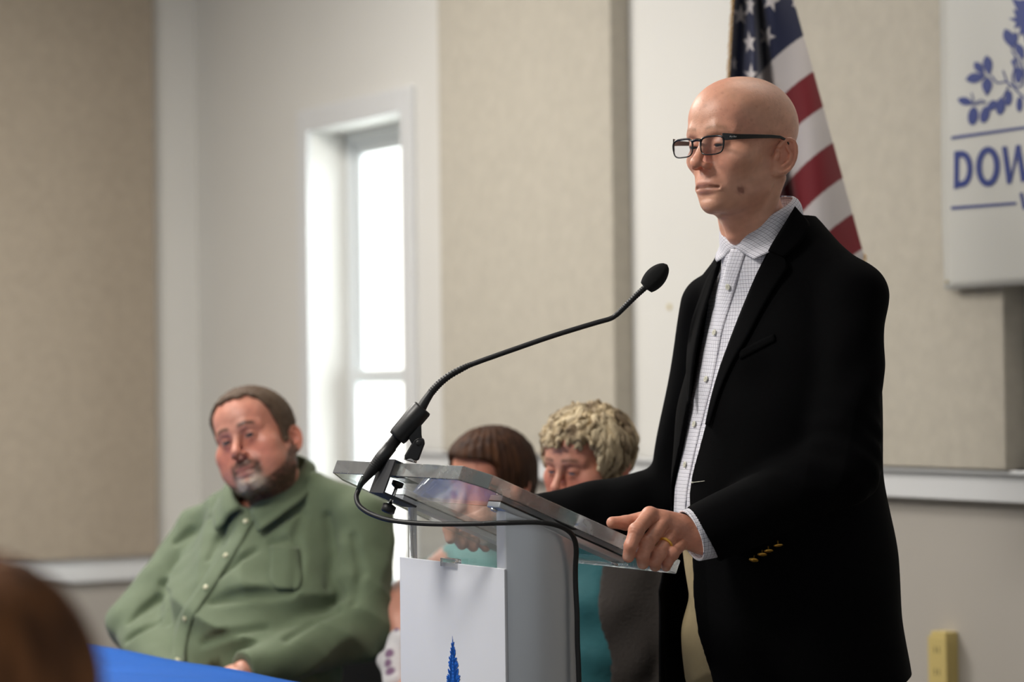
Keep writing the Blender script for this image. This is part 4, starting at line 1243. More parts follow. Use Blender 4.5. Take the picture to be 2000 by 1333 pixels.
# ---- glasses
M_frame = mat('black_acetate', srgb(14, 14, 15), 0.18)
M_lens = clear_sheet('spectacle_lens', (0.90, 0.90, 0.93), refl=0.03, rough=0.0)
def hl(p): return RH @ (np.array(p, float) * HS) + SH
gls = MB(); lens_loops = []
def gx_(y): return .1120 - 1.3 * y * y
for s_ in (1, -1):
    loop = []; lensl = []
    for k in range(48):
        a = 2 * math.pi * k / 48
        ca, sa = math.cos(a), math.sin(a)
        e_ = .58
        yy = math.copysign(abs(ca) ** e_, ca) * .0238; zz = math.copysign(abs(sa) ** e_, sa) * .0150
        yy += .0018 * (zz / .015) * (1 if ca > 0 else -.2)         # wider at the top
        y_ = s_ * (.0330 + yy); z_ = -.0078 + zz
        loop.append(hl((gx_(y_), y_, z_))); lensl.append(hl((gx_(y_) - .0002, s_ * (.0330 + yy * .97), -.0078 + zz * .97)))
    rr_ = [.0012 + .0006 * (k < 24) for k in range(48)]
    gls.tube(loop, rr_, 8, closed=True); lens_loops.append(lensl)
gls.tube([hl((gx_(.010), y_, .0015 + .0022 * (1 - (y_ / .011) ** 2))) for y_ in np.linspace(-.011, .011, 7)], .0026, 8)
fro = gls.build('eyeglasses', M_frame, spk)
for ll in lens_loops:
    n = len(ll); c = sum(ll) / n
    lm_ = MB(); lm_.add(list(ll) + [c], [(k, (k + 1) % n, n) for k in range(n)], True)
    lo_ = lm_.build('lens', M_lens, fro)
for s_ in (1, -1):
    tm = MB(); path = [(gx_(.057) + .0012, .0560, .0045, .0058), (gx_(.057) - .004, .0590, .0045, .0058), (.086, .0665, .0050, .0043), (.050, .0745, .0070, .0034), (.018, .0785, .0085, .0028), (-.004, .0805, .0085, .0024), (-.018, .0815, .0040, .0024), (-.032, .083, -.014, .0024), (-.038, .0825, -.028, .0022)]
    V = []
    for x, y_, z_, h_ in path:
        for dy, dz in ((-.0012, -h_), (.0012, -h_), (.0012, h_), (-.0012, h_)): V.append(hl((x, s_ * (y_ + dy), z_ + dz)))
    F = []
    for i in range(len(path) - 1):
        for k in range(4): F.append((i * 4 + k, i * 4 + (k + 1) % 4, (i + 1) * 4 + (k + 1) % 4, (i + 1) * 4 + k))
    F += [(0, 1, 2, 3), tuple(range(len(V) - 4, len(V)))]
    tm.add(V, F, False); tm.build('temple', M_frame, fro, 0.0006)
def text_mesh(body, size, shear=0.0, extrude=0.0002):
    cu = bpy.data.curves.new('txt', 'FONT'); cu.body = body; cu.size = size; cu.shear = shear; cu.extrude = extrude; cu.align_x = 'CENTER'; cu.align_y = 'CENTER'
    o = bpy.data.objects.new('txt', cu); COL.objects.link(o)
    dg = bpy.context.evaluated_depsgraph_get(); me = bpy.data.meshes.new_from_object(o.evaluated_get(dg))
    bpy.data.objects.remove(o); return me
tme = text_mesh('Ray-Ban', .0038, .35)
txt = bpy.data.objects.new('temple_lettering', tme); COL.objects.link(txt); txt.parent = fro
tme.materials.append(mat('white_lettering', (.75, .75, .75), .4))
pc = hl((.0815, .0735, .0122)); pa_ = hl((gx_(.057) - .004, .0590 + .0014, .0047)); pb_ = hl((.086, .0665 + .0014, .0050))
tx = pb_ - pa_; tx /= np.linalg.norm(tx); tz = np.array([0, 0, 1.0]); tz -= tx * (tz @ tx); tz /= np.linalg.norm(tz); tn_ = np.cross(tx, tz)
tl = pa_ * .45 + pb_ * .55 + tn_ * .0006
mm = Matrix(((tx[0], tz[0], tn_[0], tl[0]), (tx[1], tz[1], tn_[1], tl[1]), (tx[2], tz[2], tn_[2], tl[2]), (0, 0, 0, 1)))
txt.matrix_basis = mm

# ---- shirt
SHT = [(.93, .055, 0, .125, .175), (1.03, .066, 0, .134, .172), (1.14, .062, 0, .136, .168), (1.26, .045, 0, .130, .170), (1.36, .025, 0, .118, .170), (1.43, .014, 0, .110, .150), (1.47, .030, 0, .098, .118), (1.50, .046, 0, .086, .092), (1.535, .062, 0, .073, .075), (1.57, .066, 0, .069, .070)]
def neck_r(P, r): return chain(P, [(.050, 0, 1.47), (.078, 0, 1.585), (.090, 0, 1.66)], [r, r, r])
def shirt_f(P):
    d = loft(P, SHT, 2.0, TWIST)
    d = smin(d, chain(P, [(.03, .05, 1.51), shL], [.045, .05]), .03)
    d = smin(d, chain(P, [(.03, -.05, 1.51), shR], [.045, .05]), .03)
    y, z, x = P[:, 1], P[:, 2], P[:, 0]
    fold = .0022 * np.sin(z * 60 + y * 30 + x * 20) * np.exp(-(y / .08) ** 2) + .0016 * np.sin(z * 23 - y * 70)
    return d + fold
def shirt_open(P):
    """V at the neck below the open collar"""
    d = shirt_f(P)
    d = np.maximum(d, -(d + .006))
    nk = neck_r(P, .0595)
    v = np.maximum(np.maximum(np.abs(P[:, 1]) - np.clip((P[:, 2] - 1.500) * .20, -1, .010), .03 - P[:, 0]), 1.47 - P[:, 2])
    return smax(smax(d, -nk, .004), -v, .003)
sv, sf = surf(shirt_open, (-.16, -.26, 1.045), (.24, .26, 1.60), .0042)
new_mesh('shirt', sv, sf, M_check, spk, uv=np.stack([sv[:, 1] + .4 * (.15 - sv[:, 0]), sv[:, 2]], 1))
pl_c = [(1443, 486), (1436, 508), (1428, 536), (1421, 561), (1408, 605), (1395, 650), (1387, 695), (1378, 741), (1367, 785), (1356, 829), (1347, 868), (1338, 908), (1330, 950), (1327, 985), (1326, 1005)]
patch(SP, shirt_f, [(x - 15 + i * .35, y) for i, (x, y) in enumerate(pl_c)], [(x + 15 - i * .2, y + 2) for i, (x, y) in enumerate(pl_c)], 64, 8, .0012, 'placket', M_check, spk, .0012)
M_btn = mat('pearl_button', srgb(214, 212, 196), 0.25)
M_hole = mat('button_hole', srgb(90, 86, 80), .6)
for (x, y) in ((1422, 561), (1395.5, 650), (1379, 741), (1356, 829), (1338, 908)):
    p = SP.cast(shirt_f, x, y, .0040); n_ = grad(shirt_f, p, .01)[0]
    b = MB().lathe(p, n_, [(0, .0054), (.0012, .0056), (.0020, .0050), (.0017, .0038)], 18).build('shirt_button', M_btn, spk)
    hb = MB(); u_ = np.cross(n_, [0, 0, 1]); u_ /= np.linalg.norm(u_); v_ = np.cross(n_, u_)
    for i, j in ((1, 1), (1, -1), (-1, 1), (-1, -1)): hb.lathe(p + n_ * .0016 + (u_ * i + v_ * j) * .0013, n_, [(0, .0006), (.0004, .0006)], 6)
    hb.build('thread_holes', M_hole, b)

# ---- collar: a stand round the neck with a folded leaf on each side
def collar_leaf(side):
    n_a, n_r = 34, 12
    V = []; UV = []
    for i in range(n_a):
        t = i / (n_a - 1)                                     # 0 at the back of the neck, 1 at the front point
        ang = math.radians(180 - 142 * t)
        # fold line round the neck
        ang = math.radians(np.interp(t, [0, .3, .6, .8, 1], [180, 122, 66, 31, -10]))
        zt = np.interp(t, [0, .3, .6, .8, 1], [1.626, 1.619, 1.588, 1.560, 1.535]); cxn = np.interp(zt, [1.47, 1.53, 1.585, 1.66], [.052, .064, .076, .090])
        r0 = .0665
        top = np.array([cxn + r0 * math.cos(ang), r0 * math.sin(ang), zt])
        # outer edge of the leaf, ending in the spread point
        ang2 = math.radians(np.interp(t, [0, .5, .8, 1], [180, 106, 58, 28])); r1 = np.interp(t, [0, .5, 1], [.071, .077, .096]); zb = np.interp(t, [0, .5, .8, 1], [1.588, 1.562, 1.532, 1.512])
        cxb = np.interp(t, [0, 1], [.068, .050])
        bot = np.array([cxb + r1 * math.cos(ang2), r1 * math.sin(ang2), zb])
        for k in range(n_r):
            s_ = k / (n_r - 1)
            p = top + (bot - top) * s_
            hump = .004 * math.sin(math.pi * min(1, s_ * 1.6)) * (1 - .3 * s_)
            o_ = np.array([math.cos(ang2), math.sin(ang2), .5]); p = p + o_ * hump
            if k == 0: p = p - np.array([math.cos(ang), math.sin(ang), 0]) * .002
            p[1] *= side
            V.append(p); UV.append((t * .20 + .3 * side, s_ * .075))
    ii = np.arange(n_a * n_r).reshape(n_a, n_r)
    F = np.stack([ii[:-1, :-1], ii[1:, :-1], ii[1:, 1:], ii[:-1, 1:]], -1).reshape(-1, 4)
    if side < 0: F = F[:, ::-1]
    ob = new_mesh('collar', V, F, M_check, spk, uv=np.array(UV))
    so_ = ob.modifiers.new('thick', 'SOLIDIFY'); so_.thickness = .0022; so_.offset = 0
for s_ in (1, -1): collar_leaf(s_)
# stand
V = []; UV = []; na = 60
for i in range(na):
    t = i / (na - 1); ang = math.radians(-172 + 344 * t) + math.pi
    tt_ = abs(t - .5) * 2
    zt = np.interp(tt_, [0, .3, .6, .8, 1], [1.622, 1.615, 1.584, 1.556, 1.531]); zb = np.interp(tt_, [0, .5, 1], [1.555, 1.535, 1.485])
    for z_ in (zb, (zb + zt) / 2, zt):
        cxn = np.interp(z_, [1.47, 1.585, 1.66], [.052, .074, .086]); r_ = .0645
        V.append((cxn + r_ * math.cos(ang), r_ * math.sin(ang), z_)); UV.append((t * .4, (z_ - zb)))
ii = np.arange(na * 3).reshape(na, 3)
F = np.stack([ii[:-1, :-1], ii[1:, :-1], ii[1:, 1:], ii[:-1, 1:]], -1).reshape(-1, 4)
ob = new_mesh('collar_stand', V, F, M_check, spk, uv=np.array(UV)); so_ = ob.modifiers.new('thick', 'SOLIDIFY'); so_.thickness = .002; so_.offset = 0

# ---- cuff of the near sleeve
cu0 = SP.px(1395, 1036, 3.987); cu1 = SP.px(1347, 1047, 3.972)
d_ = cu1 - cu0; cl_ = np.linalg.norm(d_); d_ /= cl_
cuff_n = SP.R.T @ np.array([-.80, 0.05, .30]); cuff_n = d_
def cuff_f(P):
    q = P - cu0.astype(f32); h_ = q @ d_.astype(f32); rr = np.sqrt(np.maximum(((q - h_[:, None] * d_.astype(f32)) ** 2).sum(1), 1e-9))
    r_ = .0435 - .03 * h_
    # slanted front edge as the hand drops
    up = np.array([0, 0, 1.0], f32)
    e_ = h_ - (cl_ + .16 * (q @ up))
    return np.maximum(np.maximum(np.abs(rr - r_) - .0017, e_), -.03 - h_)
cv, cf = surf(cuff_f, np.minimum(cu0, cu1) - .06, np.maximum(cu0, cu1) + .06, .0012)
qq = cv - cu0; u_ = np.cross(d_, [0, 0, 1]); u_ /= np.linalg.norm(u_); v_ = np.cross(u_, d_)
new_mesh('shirt_cuff', cv, cf, M_check, spk, uv=np.stack([np.arctan2(qq @ v_, qq @ u_) * .041, qq @ d_], 1))

# ---- trousers, belt, shoes
def trou_f(P):
    d = loft(P, [(.80, .045, 0, .125, .175), (.92, .048, 0, .130, .178), (1.0, .055, 0, .130, .172), (1.045, .060, 0, .130, .168)], 2.0, TWIST)
    for s_ in (1, -1):
        d = smin(d, chain(P, [(.045, .088 * s_, .86), (.055, .105 * s_, .48), (.03, .115 * s_, .06)], [.098, .078, .066]), .03)
    d = d + .003 * np.sin(P[:, 2] * 35 + P[:, 1] * 40)
    return np.maximum(d, .055 - P[:, 2])
kv, kf = surf(trou_f, (-.12, -.24, .03), (.24, .24, 1.06), .007)
new_mesh('trousers', kv, kf, M_khaki, spk)
def belt_f(P): d = loft(P, [(1.0, .058, 0, .137, .176), (1.06, .062, 0, .138, .174)], 2.0, TWIST); return np.maximum(np.maximum(d, -(d + .008)), np.abs(P[:, 2] - 1.040) - .017)
kv, kf = surf(belt_f, (-.12, -.22, 1.0), (.24, .22, 1.07), .004); new_mesh('belt', kv, kf, M_leather, spk)
for s_ in (1, -1):
    def shoe_f(P):
        d = chain(P, [(-.03, .118 * s_, .05), (.06, .12 * s_, .045), (.18, .128 * s_, .03)], [.045, .045, .032])
        return smax(d, .002 - P[:, 2], .006)
    kv, kf = surf(shoe_f, (-.1, .118 * s_ - .08, -.01), (.25, .128 * s_ + .08, .12), .006); new_mesh('shoe', kv, kf, M_leather, spk)
new_mesh('wedding_ring', *(lambda r: (r.V, r.F))(MB().tube([np.asarray(fL[2][0]) * .36 + np.asarray(fL[2][1]) * .64 + q for q in
    [(lambda a_, u, v: (u * math.cos(a_) + v * math.sin(a_)) * .0124)(2 * math.pi * k / 28, *(lambda ax: (lambda u: (u, np.cross(ax, u)))(np.cross(ax, [0, 0, 1]) / np.linalg.norm(np.cross(ax, [0, 0, 1]))))((np.asarray(fL[2][1]) - np.asarray(fL[2][0])) / np.linalg.norm(np.asarray(fL[2][1]) - np.asarray(fL[2][0])))) for k in range(28)]], .0026, 8, closed=True)), M_goldm, spk)
# ---- blazer
JT = [(.74, .0, 0, .186, .226), (.80, .002, 0, .184, .224), (.90, .012, 0, .176, .212), (1.02, .020, 0, .180, .202), (1.14, .034, 0, .172, .194), (1.26, .030, 0, .160, .196), (1.36, .014, 0, .142, .180), (1.43, .008, 0, .124, .160), (1.49, .018, 0, .104, .124), (1.54, .036, 0, .092, .102), (1.575, .056, 0, .084, .088), (1.605, .068, 0, .071, .073), (1.63, .072, 0, .067, .069)]
wl_s = SP.px(1374, 1045, 3.982)                       # end of the near sleeve
ax_s = wl_s - elL; ax_s = ax_s / np.linalg.norm(ax_s)
wr_s = wristR; ax_r = wr_s - elR; ax_r = ax_r / np.linalg.norm(ax_r)
def jac_torso(P): return loft(P, JT, 2.2, TWIST)
def jac_solid(P):
    d = jac_torso(P)
    for sh_, s_ in ((shL, 1), (shR, -1)):
        d = smin(d, chain(P, [(.03, .055 * s_, 1.535), sh_ + (0, .0 * s_, .0)], [.046, .053]), .03)
    a1 = chain(P, [shL, elL + (.005, 0, 0)], [.055, .062], 0)
    a2 = chain(P, [elL + (.005, 0, 0), wl_s, wl_s + ax_s * .03], [.061, .0505, .0495], 0)
    x, y, z = P[:, 0], P[:, 1], P[:, 2]
    aL = smin(a1, a2, .02)
    # cloth folds: diagonal drags on the upper arm, rings at the elbow
    fe = np.exp(-(((P - elL.astype(f32)) ** 2).sum(1)) / .012)
    al = (P - elL.astype(f32)) @ ax_s.astype(f32)
    upx = P - shL.astype(f32)
    aL = aL + fe * (.0035 * np.abs(np.sin(al * 60 + z * 40)) + .002 * np.sin((x - z) * 120 + y * 30)) + .0026 * np.sin(z * 55 + x * 40 + np.sin(y * 40)) * np.exp(-((z - 1.30) / .12) ** 2)
    d = smin(d, aL, .022)
    b1 = chain(P, [shR, elR], [.060, .060]); b2 = chain(P, [elR, wr_s, wr_s + ax_r * .02], [.059, .047, .046])
    aR = smin(b1, b2, .02)
    aR = aR + .0015 * np.sin(((P - elR.astype(f32)) @ ax_r.astype(f32)) * 70 + z * 50)
    d = smin(d, aR, .007)
    d = d - .034 * np.clip((x - .02) / .12, 0, 1) * np.clip((-y - .02) / .08, 0, 1) * np.clip((1.06 - z) / .12, 0, 1)
    d = d + .0022 * np.sin(z * 20 + y * 26) * np.exp(-((z - 1.05) / .15) ** 2) + .004 * np.sin(np.arctan2(y, x) * 7) * np.clip((1.0 - z) / .25, 0, 1)
    return d
near_px = [(1555, 405), (1540, 430), (1520, 464), (1500, 500), (1483, 535), (1466, 575), (1447, 622), (1428, 672), (1410, 722), (1394, 778), (1382, 830), (1367, 880), (1355, 925), (1345, 965), (1345, 1000), (1356, 1060), (1364, 1120), (1368, 1180), (1373, 1235), (1382, 1280), (1398, 1330)]
far_px = [(1404, 512), (1396, 545), (1383, 585), (1370, 625), (1361, 665), (1354, 705), (1349, 745), (1345, 790), (1337, 830), (1329, 870), (1320, 910), (1312, 955), (1309, 990)]
def trace(pts):
    q = np.array([SP.cast(jac_torso, x, y, -.003) for x, y in pts]); o_ = np.argsort(q[:, 2]); return q[o_]
nearp = trace(near_px); farp = trace(far_px)
nearp[:, 1] = np.convolve(np.pad(nearp[:, 1], 1, mode='edge'), [.25, .5, .25], 'valid')
zf = np.r_[.70, 1.0, farp[1:, 2], 1.535, 1.60]; yf = np.r_[farp[1, 1] - .02, farp[1, 1] - .015, farp[1:, 1], -.112, -.13]
zn = np.r_[.70, nearp[:, 2]]; yn = np.r_[nearp[0, 1] + .06, nearp[:, 1]]
HEM = .800
def jacket_f(P):
    j = jac_solid(P)
    sh = np.maximum(j, -(j + .0085))
    x, y, z = P[:, 0], P[:, 1], P[:, 2]
    yl = np.interp(z, zn, yn).astype(f32) + .006 * np.clip((z - 1.24) / .04, 0, 1); yr_ = np.interp(z, zf, yf).astype(f32)
    op = np.maximum(np.maximum(yr_ - y, y - yl), .035 - x)
    d = smax(sh, -op, .003)
    d = smax(d, -neck_r(P, .077), .004)
    d = np.maximum(d, z - 1.587)
    d = smax(d, (HEM - .024 * np.clip(x / .2 + .3, 0, 1) - .03 * np.clip((-y) / .1, 0, 1)) - z, .002)
    # sleeve ends
    hl_ = (P - wl_s.astype(f32)) @ ax_s.astype(f32) - .10 * (P - wl_s.astype(f32))[:, 2]
    nl = sph(P, wl_s, .085)
    d = np.where(nl < 0, np.maximum(d, hl_), d)
    hr_ = (P - wr_s.astype(f32)) @ ax_r.astype(f32); nr_ = sph(P, wr_s, .085)
    d = np.where(nr_ < 0, np.maximum(d, hr_), d)
    # back vent
    d = smax(d, -np.maximum(np.maximum(np.abs(y + .01) - .003, x + .02), z - .98), .002)
    return d
jv, jf = surf(jacket_f, (-.24, min(-.36, wristR[1] - .08), .735), (max(.48, wristR[0] + .06), .36, 1.63), .0036, 2)
new_mesh('blazer', jv, jf, M_jac, spk)
# lapels, collar, pocket
patch(SP, jac_solid, [(1510, 474), (1495, 503), (1479, 535), (1462, 575), (1443, 622), (1424, 672), (1406, 722), (1390, 778), (1379, 830)],
      [(1529, 504), (1541, 521), (1520, 552), (1497, 590), (1478, 625), (1460, 660), (1433, 705), (1406, 765), (1385, 832)], 46, 9, .0050, 'lapel', M_jac, spk, .004, edge_drop=.001)
patch(SP, jac_solid, [(1552, 404), (1541, 422), (1527, 445), (1509, 475), (1501, 491)], [(1567, 422), (1582, 441), (1574, 458), (1562, 477), (1531, 503)], 24, 8, .0060, 'blazer_collar', M_jac, spk, .004, edge_drop=.001)
patch(SP, jac_solid, [(1403, 516), (1395, 548), (1383, 587), (1371, 626), (1362, 666), (1355, 706), (1350, 746), (1346, 790)], [(1396, 522), (1380, 548), (1366, 587), (1352, 626), (1345, 668), (1342, 712), (1342, 750), (1344, 792)], 30, 5, .0045, 'lapel', M_jac, spk, .004)
patch(SP, jac_solid, [(1443, 687), (1470, 672), (1512, 652)], [(1446, 702), (1472, 688), (1514, 666)], 14, 4, .0025, 'breast_pocket', M_jac, spk, .002)
th = MB(); p0 = SP.cast(jac_solid, 1353, 943, .002); p1 = SP.cast(jac_solid, 1376, 940, .002); th.tube([p0, p1], .0006, 6); th.lathe(p0, p0 - p1, [(0, .0016), (.002, .0016), (.0028, .0008)], 10)
th.build('white_thread_pin', M_btn, spk)
for (x, y) in ((1474, 1094), (1489, 1082), (1500, 1074), (1518, 1063)):
    p = SP.cast(jac_solid, x, y - 4, .0) 
    n_ = grad(jac_solid, p, .01)[0]; n_ = n_ * .5 + np.array([0, 0, -.9]); n_ /= np.linalg.norm(n_)
    out_ = grad(jac_solid, p, .01)[0]
    c_ = p + out_ * .004
    MB().lathe(c_, n_, [(-.005, .0012), (0, .0014), (.001, .0030), (.0022, .0078), (.0036, .0080), (.0048, .0050), (.005, .0001)], 18).build('sleeve_button', M_goldm, spk)
# ================================================================== CHAIRS for the seated people
M_seat = mat('charcoal_chair_plastic', srgb(40, 40, 42), 0.5); M_steel = mat('chair_steel', (0.35, 0.35, 0.36), 0.35, 1.0)
def chair(fr, cx, label, zs=0.44):
    c = empty('stacking_chair', fr.o + fr.R @ np.array([cx, 0, 0]), fr.rz); tag(c, label, 'chair', 'chairs under the seated people')
    s = MB(); s.box((-.21, -.22, zs - .03), (.21, .22, zs)); s.build('seat', M_seat, c, .012)
    b = MB(); b.obox((-.245, 0, zs + .24), [[.97, 0, .22], [0, 1, 0], [-.22, 0, .97]], (.012, .21, .13)); b.build('backrest', M_seat, c, .01)
    for sx, sy in ((.18, .2), (.18, -.2), (-.19, .2), (-.19, -.2)):
        l = MB(); pts = [(sx * 1.1, sy * 1.05, 0), (sx, sy, zs - .02)]
        if sx < 0: pts += [(-.235, sy, zs + .02), (-.28, sy, zs + .36)]
        l.tube(pts, .011, 10); l.build('leg', M_steel, c)
    return c
def seg_hand(P, wrist, knuckle, spread, up, rs=1.0, curl=.6):
    """a relaxed hand from wrist towards knuckle; spread = direction index->little finger"""
    w, k = np.asarray(wrist, float), np.asarray(knuckle, float)
    d = k - w; L0 = np.linalg.norm(d); d /= L0; s = np.asarray(spread, float); s -= d * (s @ d); s /= np.linalg.norm(s)
    n = np.cross(s, d); n = n if n @ np.asarray(up, float) > 0 else -n
    fs = []
    for i, (ln, o_) in enumerate(((.072, -.030), (.080, -.010), (.074, .010), (.058, .029))):
        b = k + s * o_ * rs - d * (.004 * abs(i - 1.2)); l = ln * rs
        a1 = .35 * curl; a2 = 1.1 * curl; a3 = 1.7 * curl
        p1 = b + (d * math.cos(a1) - n * math.sin(a1)) * l * .46; p2 = p1 + (d * math.cos(a2) - n * math.sin(a2)) * l * .30; p3 = p2 + (d * math.cos(a3) - n * math.sin(a3)) * l * .22
        fs.append([b, p1, p2, p3])
    t0 = w + d * .025 - s * .020 * rs; t1 = w + d * .055 - s * .042 * rs - n * .008; t2 = t1 + d * .032 - s * .010 - n * .006; t3 = t2 + d * .024 - s * .002 - n * .005
    return hand_sdf(P, w, fs, [t0, t1, t2, t3], rs * .92)
def hair_tubes(locks, cols, rads, name, parent, n=6):
    V = []; F = []; C = []
    for pts, col, r in zip(locks, cols, rads):
        m = MB(); rr = [r * (0.55 + .45 * math.sin(math.pi * min(1, (i + .6) / len(pts)))) if i < len(pts) - 1 else r * .15 for i in range(len(pts))]
        m.tube(pts, rr, n); b = len(V); V += m.V; F += [tuple(i + b for i in f) for f in m.F]; C += [col] * len(m.V)
    return new_mesh(name, np.array(V), F, M_hair, parent, col=np.array(C, f32))

def hair_cap(fn, lo, hi, h, hl, o, Hx, Rh, thick, colf, name, parent, wave=None):
    """hair lying on a head: the head grown by thick, kept above the hairline hl(Q) > 0"""
    def f(P):
        Q = ((P - Hx.astype(f32)) @ Rh) / f32(o['scale'])
        d = fn(P) - thick
        if wave is not None: d = d + wave(Q)
        return smax(d, -hl(Q), .006)
    v, fc = surf(f, lo, hi, h)
    return new_mesh(name, v, fc, M_hair, parent, col=colf(((v - Hx.astype(f32)) @ Rh) / f32(o['scale'])))

# ================================================================== MAN IN THE GREEN SHIRT
GM = Frame(-0.540, 5.55, 240.0)
gm = GM.empty('person'); tag(gm, 'seated bearded man in a green button-up shirt behind the blue table', 'person')
GS = 1.05
GH = np.array([.082, 0.0, 1.184]); GR = rotm(9, -6, 18)
go = dict(scale=GS, w=1.10, jaw=1.10, fat=.006, open=.0040, lidz=-.0030, socket_shade=.85, lash=.9, nose=1.12, lip=.8, lipc=srgb(165, 98, 90), earz=-.02, cheek=.6,
          brow=(srgb(52, 34, 25), 1.0), neck=([(-.01, 0, -.065), (-.05, 0, -.14), (-.085, 0, -.19)], [.062, .066, .066]))
def gm_head(P):
    Q = ((P - GH.astype(f32)) @ GR) / f32(GS)
    d = head_sdf((P - GH.astype(f32)) @ GR, go)
    b = gauss(Q, (.055, 0, -.108), (.045, .05, .03)) + .6 * gauss(Q, (.10, 0, -.056), (.02, .03, .008))
    return d - .006 * b * (1 + .25 * vnoise(Q, 500, 9))
v, fc = surf(gm_head, GH + (-.16, -.125, -.21), GH + (.165, .125, .15), .003)
Q = ((v - GH.astype(f32)) @ GR) / f32(GS); A_ = np.abs(Q[:, 1])
c = face_colour((v - GH.astype(f32)) @ GR, srgb(200, 138, 116), go)
# beard: jaw line, chin and moustache
jl = np.interp(Q[:, 0], [-.02, .01, .045, .075, .12], [-.010, -.030, -.068, -.090, -.092])
bm = np.clip((jl - Q[:, 2]) / .010, 0, 1) * np.clip((Q[:, 0] + .015) / .01, 0, 1) * (Q[:, 2] > -.15)
bm = np.maximum(bm, np.clip(1.5 * gauss(Q, (.10, 0, -.0580), (.03, .030, .0085)), 0, 1))
bm = np.maximum(bm, np.clip(1.5 * gauss(np.stack([Q[:, 0], A_, Q[:, 2]], 1), (.092, .028, -.072), (.03, .008, .018)), 0, 1))
c = lerp(c, np.array(srgb(66, 46, 35)), np.clip(bm * (.92 + .15 * vnoise(Q, 700, 8)), 0, .95))
wg = np.clip(1.7 * gauss(np.stack([Q[:, 0], A_, Q[:, 2]], 1), (.09, .018, -.100), (.035, .014, .016)), 0, 1)
c = lerp(c, np.array(srgb(186, 170, 152)), wg * .8)
# hands and trunk
shl = np.array([-.02, .215, 1.000]); shr = np.array([-.01, -.225, .965])
ell_ = GM.loc(W(712, 1228, 5.36)); wrl = GM.loc(W(478, 1316, 5.17)); elr = GM.loc(W(265, 1222, 5.52)); wrr = GM.loc(W(335, 1330, 5.22))
def gm_hl(P): return seg_hand(P, wrl, wrl + GM.R.T @ np.array([-.085, -.02, -.03]), GM.R.T @ np.array([0, -1, -.3]), (0, 0, 1), 1.1)
def gm_hr(P): return seg_hand(P, wrr, wrr + GM.R.T @ np.array([.06, -.05, -.03]), GM.R.T @ np.array([.5, 1, 0]), (0, 0, 1), 1.1)
GT = [(.44, .15, 0, .17, .20), (.60, .14, 0, .19, .225), (.75, .13, 0, .205, .225), (.87, .08, 0, .185, .220), (.97, .025, 0, .145, .200), (1.04, .0, 0, .105, .155), (1.09, .01, 0, .075, .085)]
def gm_trunk(P):
    d = loft(P, GT) + .045
    d = smin(d, chain(P, [shl, ell_, wrl], [.028, .034, .030]), .03); d = smin(d, chain(P, [shr, elr, wrr], [.028, .034, .030]), .03)
    for s_ in (1, -1): d = smin(d, chain(P, [(.16, .10 * s_, .52), (.60, .15 * s_, .50), (.62, .17 * s_, .08)], [.10, .065, .045]), .03)
    return d
vt, ft = surf(gm_trunk, (-.25, -.55, .03), (.75, .5, 1.12), .012)
vl, fl = surf(gm_hl, wrl - .17, wrl + .17, .004); vr, fr_ = surf(gm_hr, wrr - .17, wrr + .17, .004)
sk = np.array(srgb(196, 136, 114), f32)
BV, BF, BC = join([(v, fc, c), (vt, ft, np.tile(sk, (len(vt), 1))), (vl, fl, np.tile(sk, (len(vl), 1))), (vr, fr_, np.tile(sk, (len(vr), 1)))])
new_mesh('body', BV, BF, M_skin, gm, col=BC)
eyeballs(gm, GH, GR, go, gaze=(1, .25, .0), iris=(.015, .015, .02))
def g_hl(Q):
    x, y, z = Q[:, 0], np.abs(Q[:, 1]), Q[:, 2]
    line = np.interp(x, [-.12, -.05, -.02, .015, .035, .050, .062, .075], [-.075, -.06, -.02, -.018, .030, .050, .074, .082]).astype(f32) + .004 * np.sin(y * 60) + .003 * np.sin(y * 230) + .003 * np.sin(x * 300)
    return z - line
hv_, hf_ = None, None
hair_cap(lambda P: head_sdf((P - GH.astype(f32)) @ GR, {**go, 'neck': None, 'ear': 0}), GH + (-.15, -.12, -.10), GH + (.14, .12, .16), .0035, g_hl, go, GH, GR, .007,
         lambda Q: lerp(np.tile(np.array(srgb(82, 63, 48), f32), (len(Q), 1)), np.array(srgb(104, 90, 76)), np.clip(.35 * (np.abs(Q[:, 1]) > .055) + .15 * vnoise(Q, 300, 3), 0, .7)),
         'hair', gm, lambda Q: .0011 * vnoise(Q, 700, 4))
